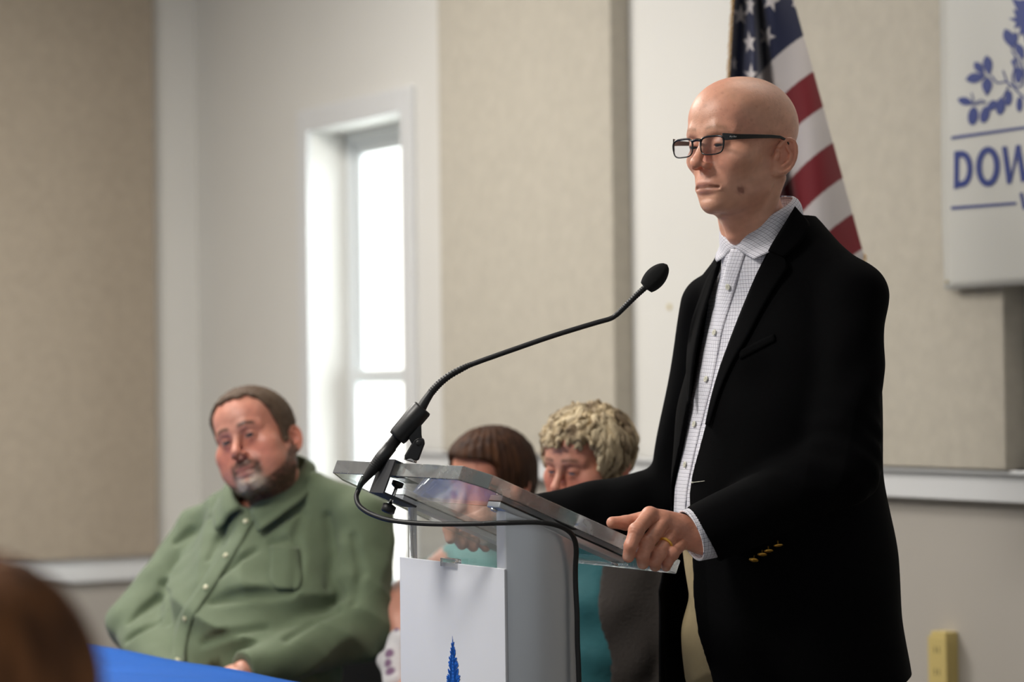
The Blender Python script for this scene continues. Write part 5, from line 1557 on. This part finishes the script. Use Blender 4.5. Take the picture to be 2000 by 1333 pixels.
# shirt
M_green = mat('green_cotton', srgb(92, 105, 79), 0.85, var=0.04, vscale=40, bump=0.12, bscale=300, sheen=0.15)
def gm_shirt(P):
    x, y, z = P[:, 0], P[:, 1], P[:, 2]
    d = loft(P, GT)
    d = smin(d, chain(P, [(.0, .06, 1.07), shl], [.055, .068]), .04); d = smin(d, chain(P, [(.0, -.06, 1.06), shr], [.055, .068]), .04)
    # belly folds running across
    d = d + .026 * (np.abs(np.sin(z * 31 + 1.2 * np.sin(y * 7) + y * 3)) - .6) * np.exp(-((z - .78) / .10) ** 2) * np.clip(x / .2, 0, 1) + .015 * np.abs(np.sin(z * 18 + y * 26 + 1.0)) * np.exp(-((z - .95) / .09) ** 2) + .002 * vnoise(P, 60, 41)
    fL_ = chain(P, [shl, ell_], [.078, .074]); fL2 = chain(P, [ell_, wrl], [.072, .054])
    al = smin(fL_, fL2, .03)
    ge = np.exp(-((P - ell_.astype(f32)) ** 2).sum(1) / .02)
    al = al + .010 * ge * np.abs(np.sin(z * 35 - x * 30)) + .007 * np.abs(np.sin(z * 20 + x * 22 + y * 10)) + .002 * vnoise(P, 60, 42)
    ar = smin(chain(P, [shr, elr], [.072, .066]), chain(P, [elr, wrr], [.064, .050]), .03)
    ar = ar + .009 * np.abs(np.sin(z * 26 + x * 20)) + .002 * vnoise(P, 60, 43)
    d = smin(smin(d, al, .02), ar, .02)
    return d
gm_shirt0 = gm_shirt
CREASE = [([GM.cast(gm_shirt0, x, y, -.002, 4.4, 6.5) for x, y in pts], r_) for pts, r_ in (
    ([(418, 1176), (445, 1168), (473, 1163), (520, 1160), (566, 1158)], .013), ([(592, 1005), (578, 1045), (583, 1090), (574, 1150)], .012),
    ([(592, 985), (560, 1008), (522, 1036)], .010), ([(446, 1016), (428, 1052), (409, 1092)], .011), ([(500, 1075), (455, 1105), (430, 1125)], .008),
    ([(322, 1140), (327, 1175), (330, 1215)], .016), ([(345, 1060), (372, 1040), (410, 1010)], .010), ([(400, 1255), (450, 1235), (520, 1228)], .010),
    ([(640, 1010), (655, 1080), (640, 1150)], .009), ([(690, 1050), (705, 1120), (690, 1180)], .009), ([(560, 1250), (610, 1215), (660, 1195)], .010),
    ([(255, 1215), (285, 1190), (310, 1170)], .009), ([(250, 1250), (280, 1230), (312, 1215)], .009), ([(531, 1062), (555, 1057), (578, 1066)], .008))]
def gm_shirt(P):
    d = gm_shirt0(P)
    for pts, r_ in CREASE: d = smax(d, -chain(P, pts, [r_ * .6] + [r_] * (len(pts) - 2) + [r_ * .5]), .016)
    return d
def gm_shirt_cut(P):
    d = gm_shirt(P); d = np.maximum(d, -(d + .020))
    d = smax(d, -chain(P, [(.05, 0, 1.08), (.03, 0, 1.13), (.03, 0, 1.2)], [.070, .078, .08]), .006)
    aw = (wrl - ell_) / np.linalg.norm(wrl - ell_); ar_ = (wrr - elr) / np.linalg.norm(wrr - elr)
    d = np.where(sph(P, wrl, .10) < 0, np.maximum(d, (P - wrl.astype(f32)) @ aw.astype(f32)), d)
    d = np.where(sph(P, wrr, .10) < 0, np.maximum(d, (P - wrr.astype(f32)) @ ar_.astype(f32)), d)
    return np.maximum(d, .46 - P[:, 2])
v, fc = surf(gm_shirt_cut, (-.22, -.50, .45), (.50, .46, 1.16), .0058)
new_mesh('shirt', v, fc, M_green, gm)
pcl = [(487, 1008), (480, 1019), (462, 1052), (441, 1086), (421, 1118), (402, 1148), (380, 1180), (362, 1210), (352, 1250), (347, 1292), (346, 1325)]
patch(GM, gm_shirt, [(x - 13, y - 3) for x, y in pcl], [(x + 13, y + 3) for x, y in pcl], 40, 5, .003, 'placket', M_green, gm, .003, 4.4, 6.5)
for (x, y) in ((480, 1019), (441, 1086), (402, 1148), (361, 1210), (347, 1290)):
    p = GM.cast(gm_shirt, x, y, .006, 4.4, 6.5); n_ = grad(gm_shirt, p, .02)[0]
    MB().lathe(p, n_, [(0, .0058), (.002, .006), (.003, .004)], 14).build('shirt_button', mat('cream_button', srgb(196, 192, 160), .3), gm)
patch(GM, gm_shirt, [(528, 1066), (527, 1100), (526, 1135), (540, 1150)], [(583, 1070), (586, 1105), (588, 1140), (578, 1152)], 14, 8, .0045, 'chest_pocket', M_green, gm, .003, 4.4, 6.5)
def gm_collar(side):
    n_a, n_r = 26, 9; V = []
    for i in range(n_a):
        t = i / (n_a - 1)
        ang = math.radians(np.interp(t, [0, .5, 1], [180, 95, 8])); zt = np.interp(t, [0, .4, .75, 1], [1.150, 1.135, 1.080, 1.035]); cx = np.interp(t, [0, 1], [.020, .052]); r0 = np.interp(t, [0, .6, 1], [.082, .082, .076])
        top = np.array([cx + r0 * math.cos(ang), r0 * math.sin(ang), zt])
        ang2 = math.radians(np.interp(t, [0, .5, 1], [180, 98, 27])); r1 = np.interp(t, [0, .5, 1], [.098, .116, .128]); zb = np.interp(t, [0, .5, .8, 1], [1.105, 1.085, 1.030, .985])
        bot = np.array([cx - .005 + r1 * math.cos(ang2), r1 * math.sin(ang2), zb])
        for k in range(n_r):
            s_ = k / (n_r - 1); p = top + (bot - top) * s_ + np.array([math.cos(ang2), math.sin(ang2), .5]) * .008 * math.sin(math.pi * min(1, s_ * 1.5))
            p[1] *= side; V.append(p)
    ii = np.arange(n_a * n_r).reshape(n_a, n_r); F = np.stack([ii[:-1, :-1], ii[1:, :-1], ii[1:, 1:], ii[:-1, 1:]], -1).reshape(-1, 4)
    ob = new_mesh('collar', V, F, M_green, gm); s2 = ob.modifiers.new('thick', 'SOLIDIFY'); s2.thickness = .004; s2.offset = 0
for s_ in (1, -1): gm_collar(s_)
def legs_f(P, k=1.0):
    d = loft(P, [(.42, .13, 0, .16, .19), (.50, .14, 0, .17, .20), (.56, .14, 0, .16, .20)])
    for s_ in (1, -1): d = smin(d, chain(P, [(.16, .10 * s_, .53), (.60, .15 * s_, .51), (.63, .17 * s_, .07)], [.11, .085, .07]), .03)
    return np.maximum(d, .06 - P[:, 2])
v, fc = surf(legs_f, (-.1, -.32, .04), (.75, .32, .66), .010); new_mesh('trousers', v, fc, mat('dark_denim', srgb(34, 38, 48), .85), gm)
for s_ in (1, -1):
    def shoe2(P): return smax(chain(P, [(.60, .17 * s_, .05), (.70, .175 * s_, .04), (.80, .18 * s_, .032)], [.045, .045, .034]), .002 - P[:, 2], .006)
    v, fc = surf(shoe2, (.5, .17 * s_ - .08, -.01), (.88, .18 * s_ + .08, .13), .007); new_mesh('shoe', v, fc, M_leather, gm)
chair(GM, .06, 'charcoal chair the man in the green shirt sits on')
# ================================================================== PERSON WITH CURLY FAIR HAIR
CW = Frame(0.213, 5.07, 225.0)
cw = CW.empty('person'); tag(cw, 'seated person with short wavy grey-blond hair behind the lectern, teal shirt', 'person')
CH = np.array([.085, 0, 1.143]); CR = rotm(4, 9, -3); CS = .95
co = dict(scale=CS, w=1.06, jaw=1.0, fat=.005, open=.0022, lidz=-.0062, socket_shade=.7, lash=.95, nose=1.08, lip=.8, cheek=.8, lipc=srgb(160, 96, 90), brow=(srgb(104, 74, 58), .85),
          neck=([(-.015, 0, -.065), (-.05, 0, -.16)], [.055, .062]))
def cw_head(P): return head_sdf((P - CH.astype(f32)) @ CR, co)
v, fc = surf(cw_head, CH + (-.14, -.11, -.18), CH + (.16, .11, .14), .0028)
c = face_colour((v - CH.astype(f32)) @ CR, srgb(204, 146, 124), co)
CT = [(.44, .06, 0, .15, .19), (.58, .07, 0, .165, .205), (.74, .07, 0, .165, .20), (.86, .05, 0, .145, .195), (.94, .025, 0, .12, .18), (.99, .015, 0, .085, .12), (1.03, .02, 0, .06, .065)]
csl = np.array([.0, .185, .925]); csr = np.array([.0, -.185, .925]); cel = np.array([.07, .25, .66]); cer = np.array([.07, -.25, .66]); cwl = np.array([.28, .12, .585]); cwr = np.array([.28, -.12, .585])
def cw_trunk(P):
    d = loft(P, CT) + .015
    for a, b, e in ((csl, cel, cwl), (csr, cer, cwr)): d = smin(d, chain(P, [a, b, e], [.045, .04, .027]), .03)
    for s_ in (1, -1): d = smin(d, chain(P, [(.10, .09 * s_, .50), (.50, .11 * s_, .50), (.50, .12 * s_, .07)], [.09, .06, .04]), .03)
    return d
vt, ft = surf(cw_trunk, (-.2, -.34, .03), (.62, .34, 1.05), .012)
parts = [(v, fc, c), (vt, ft, np.tile(np.array(srgb(200, 146, 126), f32), (len(vt), 1)))]
for wv_, sy in ((cwl, 1), (cwr, -1)):
    fh = lambda P: seg_hand(P, wv_, wv_ + np.array([.085, -.02 * sy, -.01]), (0, sy, 0), (0, 0, 1), .95)
    a, b = surf(fh, wv_ - .16, wv_ + .2, .006); parts.append((a, b, np.tile(np.array(srgb(200, 146, 126), f32), (len(a), 1))))
BV, BF, BC = join(parts); new_mesh('body', BV, BF, M_skin, cw, col=BC)
eyeballs(cw, CH, CR, co, gaze=(1, 0, -.55))
M_teal = mat('teal_cotton', srgb(16, 78, 84), .85, var=.06, vscale=30, bump=.2, bscale=60)
def cw_shirt(P):
    d = loft(P, CT); y, z = P[:, 1], P[:, 2]
    for a in (csl, csr): d = smin(d, chain(P, [(.01, a[1] * .3, .985), a], [.045, .055]), .03)
    d = d + .004 * np.sin(z * 70 + y * 12) + .003 * np.sin(z * 30 - y * 40)
    d = smax(d, -chain(P, [(.035, 0, 1.02), (.05, 0, 1.1)], [.062, .07]), .006)
    return np.maximum(d, .47 - z)
v, fc = surf(cw_shirt, (-.2, -.28, .46), (.3, .28, 1.06), .007); new_mesh('shirt', v, fc, M_teal, cw)
M_brn = mat('dark_brown_knit', srgb(44, 38, 34), .9, var=.06, vscale=12, bump=.3, bscale=200)
def cw_card(P):
    d = loft(P, CT) - .012
    for a, b, e in ((csl, cel, cwl), (csr, cer, cwr)):
        d = smin(d, chain(P, [(.01, a[1] * .3, .985), a], [.05, .062]), .03)
        d = smin(d, chain(P, [a, b, b * .25 + e * .75], [.062, .060, .048]), .025)
    d = d + .004 * np.sin(P[:, 2] * 45 + P[:, 0] * 60)
    d = np.maximum(d, -(d + .018))
    yl = np.interp(P[:, 2], [.45, .62, .75, .90, 1.0], [.17, .165, .150, .10, .07]).astype(f32)
    d = smax(d, -np.maximum(np.abs(P[:, 1]) - yl, .02 - P[:, 0]), .006)
    d = smax(d, -chain(P, [(.03, 0, 1.0), (.05, 0, 1.1)], [.072, .08]), .006)
    return np.maximum(d, .46 - P[:, 2])
v, fc = surf(cw_card, (-.22, -.36, .45), (.38, .36, 1.08), .007); new_mesh('cardigan', v, fc, M_brn, cw)
def sit_legs(P, x1=.50, r=1.0):
    d = loft(P, [(.42, .06, 0, .15, .18), (.50, .07, 0, .16, .19), (.55, .07, 0, .14, .18)])
    for s_ in (1, -1): d = smin(d, chain(P, [(.10, .09 * s_, .51), (x1, .11 * s_, .50), (x1, .12 * s_, .07)], [.10 * r, .075 * r, .055 * r]), .03)
    return np.maximum(d, .06 - P[:, 2])
def dress_legs(root, m, x1=.50):
    v, fc = surf(lambda P: sit_legs(P, x1), (-.12, -.3, .04), (x1 + .1, .3, .64), .010); new_mesh('trousers', v, fc, m, root)
    for s_ in (1, -1):
        def sh_(P): return smax(chain(P, [(x1 - .02, .12 * s_, .045), (x1 + .07, .12 * s_, .04), (x1 + .15, .125 * s_, .03)], [.04, .04, .03]), .002 - P[:, 2], .006)
        v, fc = surf(sh_, (x1 - .1, .12 * s_ - .07, -.01), (x1 + .22, .12 * s_ + .07, .11), .007); new_mesh('shoe', v, fc, M_leather, root)
dress_legs(cw, mat('dark_trousers', srgb(38, 36, 38), .9))
chair(CW, .0, 'charcoal chair under the person with wavy grey-blond hair')
# wavy hair: a rough cap with loose locks over it
rh = random.Random(11)
def cap_hl(Q):
    x, y, z = Q[:, 0], np.abs(Q[:, 1]), Q[:, 2]
    line = np.interp(x, [-.12, -.04, .0, .025, .045, .060, .09], [-.10, -.095, -.06, -.045, .015, .050, .060]).astype(f32)
    return z - line + .006 * np.sin(x * 180) + .006 * np.sin(y * 200)
def blond(Q):
    t = np.clip(.5 + .45 * vnoise(Q * np.array([1, 1, .5], f32), 170, 21), 0, 1); b_ = np.tile(np.array(srgb(120, 102, 80), f32), (len(Q), 1))
    return lerp(b_, np.array(srgb(206, 186, 150)), t)
bald = {**co, 'neck': None, 'ear': 0}
hair_cap(lambda P: head_sdf((P - CH.astype(f32)) @ CR, bald), CH + (-.16, -.13, -.13), CH + (.15, .13, .16), .0035, cap_hl, co, CH, CR, .009, blond, 'hair', cw,
         lambda Q: .006 * vnoise(Q, 190, 22) + .003 * vnoise(Q, 420, 23))
locks = []; cols = []; rads = []
EC = np.array([-.010, 0, .032]); ER = np.array([.109, .090, .091])
for k in range(420):
    th = math.acos(max(-1, min(1, rh.uniform(-.7, 1)))); ph = rh.uniform(0, 2 * math.pi)
    p = np.array([math.sin(th) * math.cos(ph), math.sin(th) * math.sin(ph), math.cos(th)])
    q = p * ER + EC
    if cap_hl(np.array([q], f32))[0] < .004: continue
    crown = np.array([-.02, .03, .125]); amp = rh.uniform(.004, .009); fq = rh.uniform(.8, 1.4); a0 = rh.uniform(0, 6.28); Ln = rh.uniform(.05, .095)
    pts = []; c0 = q.copy()
    for i in range(11):
        d_ = (c0 - EC) / ER; nn_ = d_ / np.linalg.norm(d_); t_ = c0 - crown; t_ = t_ - nn_ * (t_ @ nn_); t_ /= np.linalg.norm(t_) + 1e-6
        b_ = np.cross(nn_, t_); w_ = a0 + i / 10 * 6.28 * fq
        lift = 1.0 + .05 * math.sin(i / 10 * 3.1)
        pts.append(CR @ ((EC + nn_ * ER * lift + b_ * amp * math.sin(w_) + nn_ * amp * .35 * math.cos(w_ * 1.3)) * CS) + CH)
        c0 = c0 + t_ * Ln / 10; c0 = EC + ((c0 - EC) / ER) / np.linalg.norm((c0 - EC) / ER) * ER
        if cap_hl(np.array([c0], f32))[0] < -.014: break
    if len(pts) < 4: continue
    m_ = min(1, max(0, .45 + .35 * math.sin(q[0] * 70 + q[1] * 50 + q[2] * 40) + rh.uniform(-.3, .3) + 2.5 * (q[2] - .06)))
    locks.append(pts); cols.append(np.array(srgb(112, 94, 74)) * (1 - m_) + np.array(srgb(218, 200, 166)) * m_); rads.append(rh.uniform(.0045, .0085))
tag(hair_tubes(locks, cols, rads, 'hair_locks', cw), kind='stuff')

# ================================================================== PERSON WITH DARK BROWN HAIR
BWm = Frame(0.0, 5.66, 232.0)
bw = BWm.empty('person'); tag(bw, 'seated person with smooth dark brown hair behind the lectern', 'person')
BH = np.array([.085, 0, 1.080]); BR = rotm(0, 2, 2); BS = .97
bo_ = dict(scale=BS, w=.98, jaw=.92, open=.0028, nose=.95, lip=1.0, cheek=.4, brow=(srgb(90, 60, 45), .6), neck=([(-.015, 0, -.065), (-.05, 0, -.16)], [.048, .054]))
def bw_head(P): return head_sdf((P - BH.astype(f32)) @ BR, bo_)
v, fc = surf(bw_head, BH + (-.14, -.11, -.18), BH + (.16, .11, .14), .0032)
c = face_colour((v - BH.astype(f32)) @ BR, srgb(204, 142, 118), bo_)
BT = [(.44, .05, 0, .13, .18), (.58, .05, 0, .135, .18), (.74, .05, 0, .13, .165), (.84, .04, 0, .125, .165), (.90, .02, 0, .105, .155), (.945, .01, 0, .08, .11), (.985, .02, 0, .05, .055)]
bsl = np.array([.0, .165, .88]); bsr = np.array([.02, -.165, .88])
ber = BWm.loc(W(772, 1196, 5.40)); bwr_ = BWm.loc(W(838, 1300, 5.24)); bel = np.array([.05, .22, .64]); bwl_ = np.array([.27, .10, .56])
def bw_trunk(P):
    d = loft(P, BT) + .012
    d = smin(d, chain(P, [bsr, ber, bwr_], [.052, .052, .030]), .02); d = smin(d, chain(P, [bsl, bel, bwl_], [.045, .038, .026]), .03)
    for s_ in (1, -1): d = smin(d, chain(P, [(.10, .09 * s_, .50), (.48, .11 * s_, .50), (.48, .12 * s_, .07)], [.09, .06, .04]), .03)
    return d
vt, ft = surf(bw_trunk, (-.2, -.46, .03), (.62, .36, 1.0), .009)
skb = np.array(srgb(198, 142, 122), f32)
parts = [(v, fc, c), (vt, ft, np.tile(skb, (len(vt), 1)))]
for wv_, kn_, sp_ in ((bwr_, BWm.R.T @ np.array([-.06, -.04, -.05]), BWm.R.T @ np.array([.3, -1, 0])), (bwl_, np.array([.08, 0, -.01]), np.array([0, 1.0, 0]))):
    a, b = surf(lambda P: seg_hand(P, wv_, wv_ + kn_, sp_, (0, 0, 1), .9), wv_ - .16, wv_ + .17, .005); parts.append((a, b, np.tile(skb, (len(a), 1))))
BV, BF, BC = join(parts); new_mesh('body', BV, BF, M_skin, bw, col=BC)
eyeballs(bw, BH, BR, bo_, gaze=(1, 0, -.2))
M_flor = bpy.data.materials.new('grey_floral_print'); M_flor.use_nodes = True
_n = M_flor.node_tree; _p = _n.nodes['Principled BSDF']; _p.inputs['Roughness'].default_value = .85
_t = _n.nodes.new('ShaderNodeTexCoord'); _v = _n.nodes.new('ShaderNodeTexVoronoi'); _v.inputs['Scale'].default_value = 28; _n.links.new(_t.outputs['Object'], _v.inputs['Vector'])
_r = _n.nodes.new('ShaderNodeValToRGB'); _r.color_ramp.elements[0].color = (*srgb(120, 92, 120), 1); _r.color_ramp.elements[1].color = (*srgb(206, 204, 206), 1); _r.color_ramp.elements[0].position = .25; _r.color_ramp.elements[1].position = .42
_n.links.new(_v.outputs['Distance'], _r.inputs[0]); _n.links.new(_r.outputs[0], _p.inputs['Base Color'])
M_sage = mat('sage_teal_cotton', srgb(96, 140, 138), .85, var=.06, vscale=30, bump=.15, bscale=60)
def bw_shirt(P):
    d = loft(P, BT); y, z = P[:, 1], P[:, 2]
    d = smin(d, chain(P, [(.01, -.05, .94), bsr, bsr * .5 + ber * .5], [.04, .056, .055]), .03); d = smin(d, chain(P, [(.01, .05, .94), bsl, bsl * .45 + bel * .55], [.04, .055, .052]), .03)
    d = d + .004 * np.sin(z * 60 + y * 20)
    d = smax(d, -chain(P, [(.04, 0, .98), (.05, 0, 1.06)], [.056, .07]), .006)
    return np.maximum(d, .50 - z)
v, fc = surf(bw_shirt, (-.2, -.36, .49), (.3, .32, 1.0), .007); new_mesh('blouse', v, fc, M_sage, bw)
def scarf_f(P):
    pts = [BWm.loc(W(x, y, Y)) for x, y, Y in ((840, 1215, 5.36), (790, 1250, 5.33), (768, 1290, 5.30), (775, 1330, 5.26))]
    return chain(P, pts, [.03, .035, .032, .03], .01) + .004 * vnoise(P, 120, 5)
sp0 = BWm.loc(W(790, 1270, 5.31)); v, fc = surf(scarf_f, sp0 - .16, sp0 + .16, .006); new_mesh('floral_scarf', v, fc, M_flor, bw)
dress_legs(bw, M_teal, .48)
chair(BWm, .0, 'charcoal chair under the person with smooth dark brown hair')
def bob_hl(Q):
    x, y, z = Q[:, 0], np.abs(Q[:, 1]), Q[:, 2]
    line = np.interp(x, [-.12, .0, .02, .045, .060, .075, .09], [-.15, -.15, -.15, -.02, .046, .060, .066]).astype(f32)
    return z - line + .008 * np.clip(Q[:, 1] / .05, -1, 1) * (x > .03)
def bob_f(P):
    Q = (P - BH.astype(f32)) @ BR / f32(BS)
    d = ell(Q, (-.014, 0, .034), (.112, .092, .100)); d = smin(d, ell(Q, (.012, 0, .050), (.106, .086, .080)), .02); d = smin(d, chain(Q, [(-.03, 0, .03), (-.045, 0, -.12)], [.088, .072]), .03)
    g = np.arctan2(Q[:, 1], Q[:, 0] + .02)
    d = d + .0012 * np.sin(g * 38 + Q[:, 2] * 20) + .0008 * vnoise(Q * np.array([1, 1, .25], f32), 420, 4)
    d = smax(d, -chain(Q, [(.075, 0, -.02), (.07, 0, -.13)], [.072, .06]), .012)
    return smax(d, -bob_hl(Q), .008) * f32(BS)
v, fc = surf(bob_f, BH + (-.17, -.13, -.2), BH + (.15, .13, .16), .0035)
Q = (v - BH.astype(f32)) @ BR / f32(BS)
new_mesh('hair', v, fc, M_hair, bw, col=lerp(np.tile(np.array(srgb(50, 30, 20), f32), (len(v), 1)), np.array(srgb(92, 58, 34)), np.clip(.3 + .3 * vnoise(Q * np.array([1, 1, .3], f32), 240, 7), 0, .8) * np.clip((Q[:, 0] + .05) / .1, .15, 1)))

# ================================================================== ONLOOKER IN THE FOREGROUND
FG = Frame(-0.390, 1.62, 75.0)
fg = FG.empty('person'); tag(fg, 'brown-haired onlooker seen from behind, blurred in the near corner', 'person')
FHd = np.array([.05, 0, 1.064]); FRm = rotm(-8, 5, 0); FS = .95
fo_ = dict(scale=FS, w=.96, jaw=.92, brow=(srgb(80, 55, 40), .6), neck=([(-.015, 0, -.065), (-.05, 0, -.17)], [.048, .056]))
v, fc = surf(lambda P: head_sdf((P - FHd.astype(f32)) @ FRm, fo_), FHd + (-.14, -.11, -.18), FHd + (.15, .11, .13), .004)
c = face_colour((v - FHd.astype(f32)) @ FRm, srgb(196, 136, 112), fo_)
def fg_trunk(P):
    d = loft(P, [(.44, .0, 0, .12, .17), (.70, .0, 0, .11, .155), (.84, .0, 0, .10, .155), (.90, .0, 0, .08, .13), (.95, .0, 0, .045, .05)])
    for s_ in (1, -1):
        d = smin(d, chain(P, [(0, .15 * s_, .86), (.03, .20 * s_, .62), (.22, .12 * s_, .53), (.30, .10 * s_, .52)], [.045, .038, .026, .02]), .03)
        d = smin(d, chain(P, [(.06, .08 * s_, .50), (.44, .10 * s_, .50), (.44, .11 * s_, .06)], [.085, .06, .04]), .03)
    return d
vt, ft = surf(fg_trunk, (-.2, -.3, .02), (.55, .3, 1.0), .012)
BV, BF, BC = join([(v, fc, c), (vt, ft, np.tile(skb, (len(vt), 1)))]); new_mesh('body', BV, BF, M_skin, fg, col=BC)
def fg_shirt(P):
    d = loft(P, [(.44, .0, 0, .135, .185), (.70, .0, 0, .125, .17), (.84, .0, 0, .115, .17), (.90, .0, 0, .09, .14), (.95, .0, 0, .055, .06)])
    for s_ in (1, -1): d = smin(d, chain(P, [(0, .15 * s_, .86), (.03, .20 * s_, .62), (.22, .12 * s_, .53)], [.055, .05, .038]), .03)
    return np.maximum(smax(d, -chain(P, [(.01, 0, .95), (.02, 0, 1.05)], [.052, .06]), .006), .46 - P[:, 2])
v, fc = surf(fg_shirt, (-.2, -.3, .45), (.35, .3, 1.0), .009); new_mesh('shirt', v, fc, mat('dark_grey_knit', srgb(40, 38, 40), .9), fg)
dress_legs(fg, mat('dark_jeans', srgb(30, 34, 44), .9), .44)
chair(FG, -.03, 'charcoal chair under the foreground onlooker')
def fg_hair(P):
    Q = (P - FHd.astype(f32)) @ FRm / f32(FS)
    d = ell(Q, (-.014, 0, .034), (.112, .094, .100)); d = smin(d, chain(Q, [(-.03, 0, .03), (-.05, 0, -.14)], [.090, .070]), .03)
    g = np.arctan2(Q[:, 1], Q[:, 0] + .02); d = d + .003 * np.sin(g * 30 + Q[:, 2] * 20)
    d = smax(d, -chain(Q, [(.078, 0, -.0), (.07, 0, -.13)], [.070, .06]), .012)
    return d * f32(FS)
v, fc = surf(fg_hair, FHd + (-.17, -.13, -.22), FHd + (.15, .13, .15), .005)
Q = v - FHd.astype(f32)
new_mesh('hair', v, fc, M_hair, fg, col=lerp(np.tile(np.array(srgb(84, 54, 34), f32), (len(v), 1)), np.array(srgb(168, 112, 70)), np.clip(.4 + .4 * vnoise(Q * np.array([1, 1, .3], f32), 150, 7), 0, .8)))
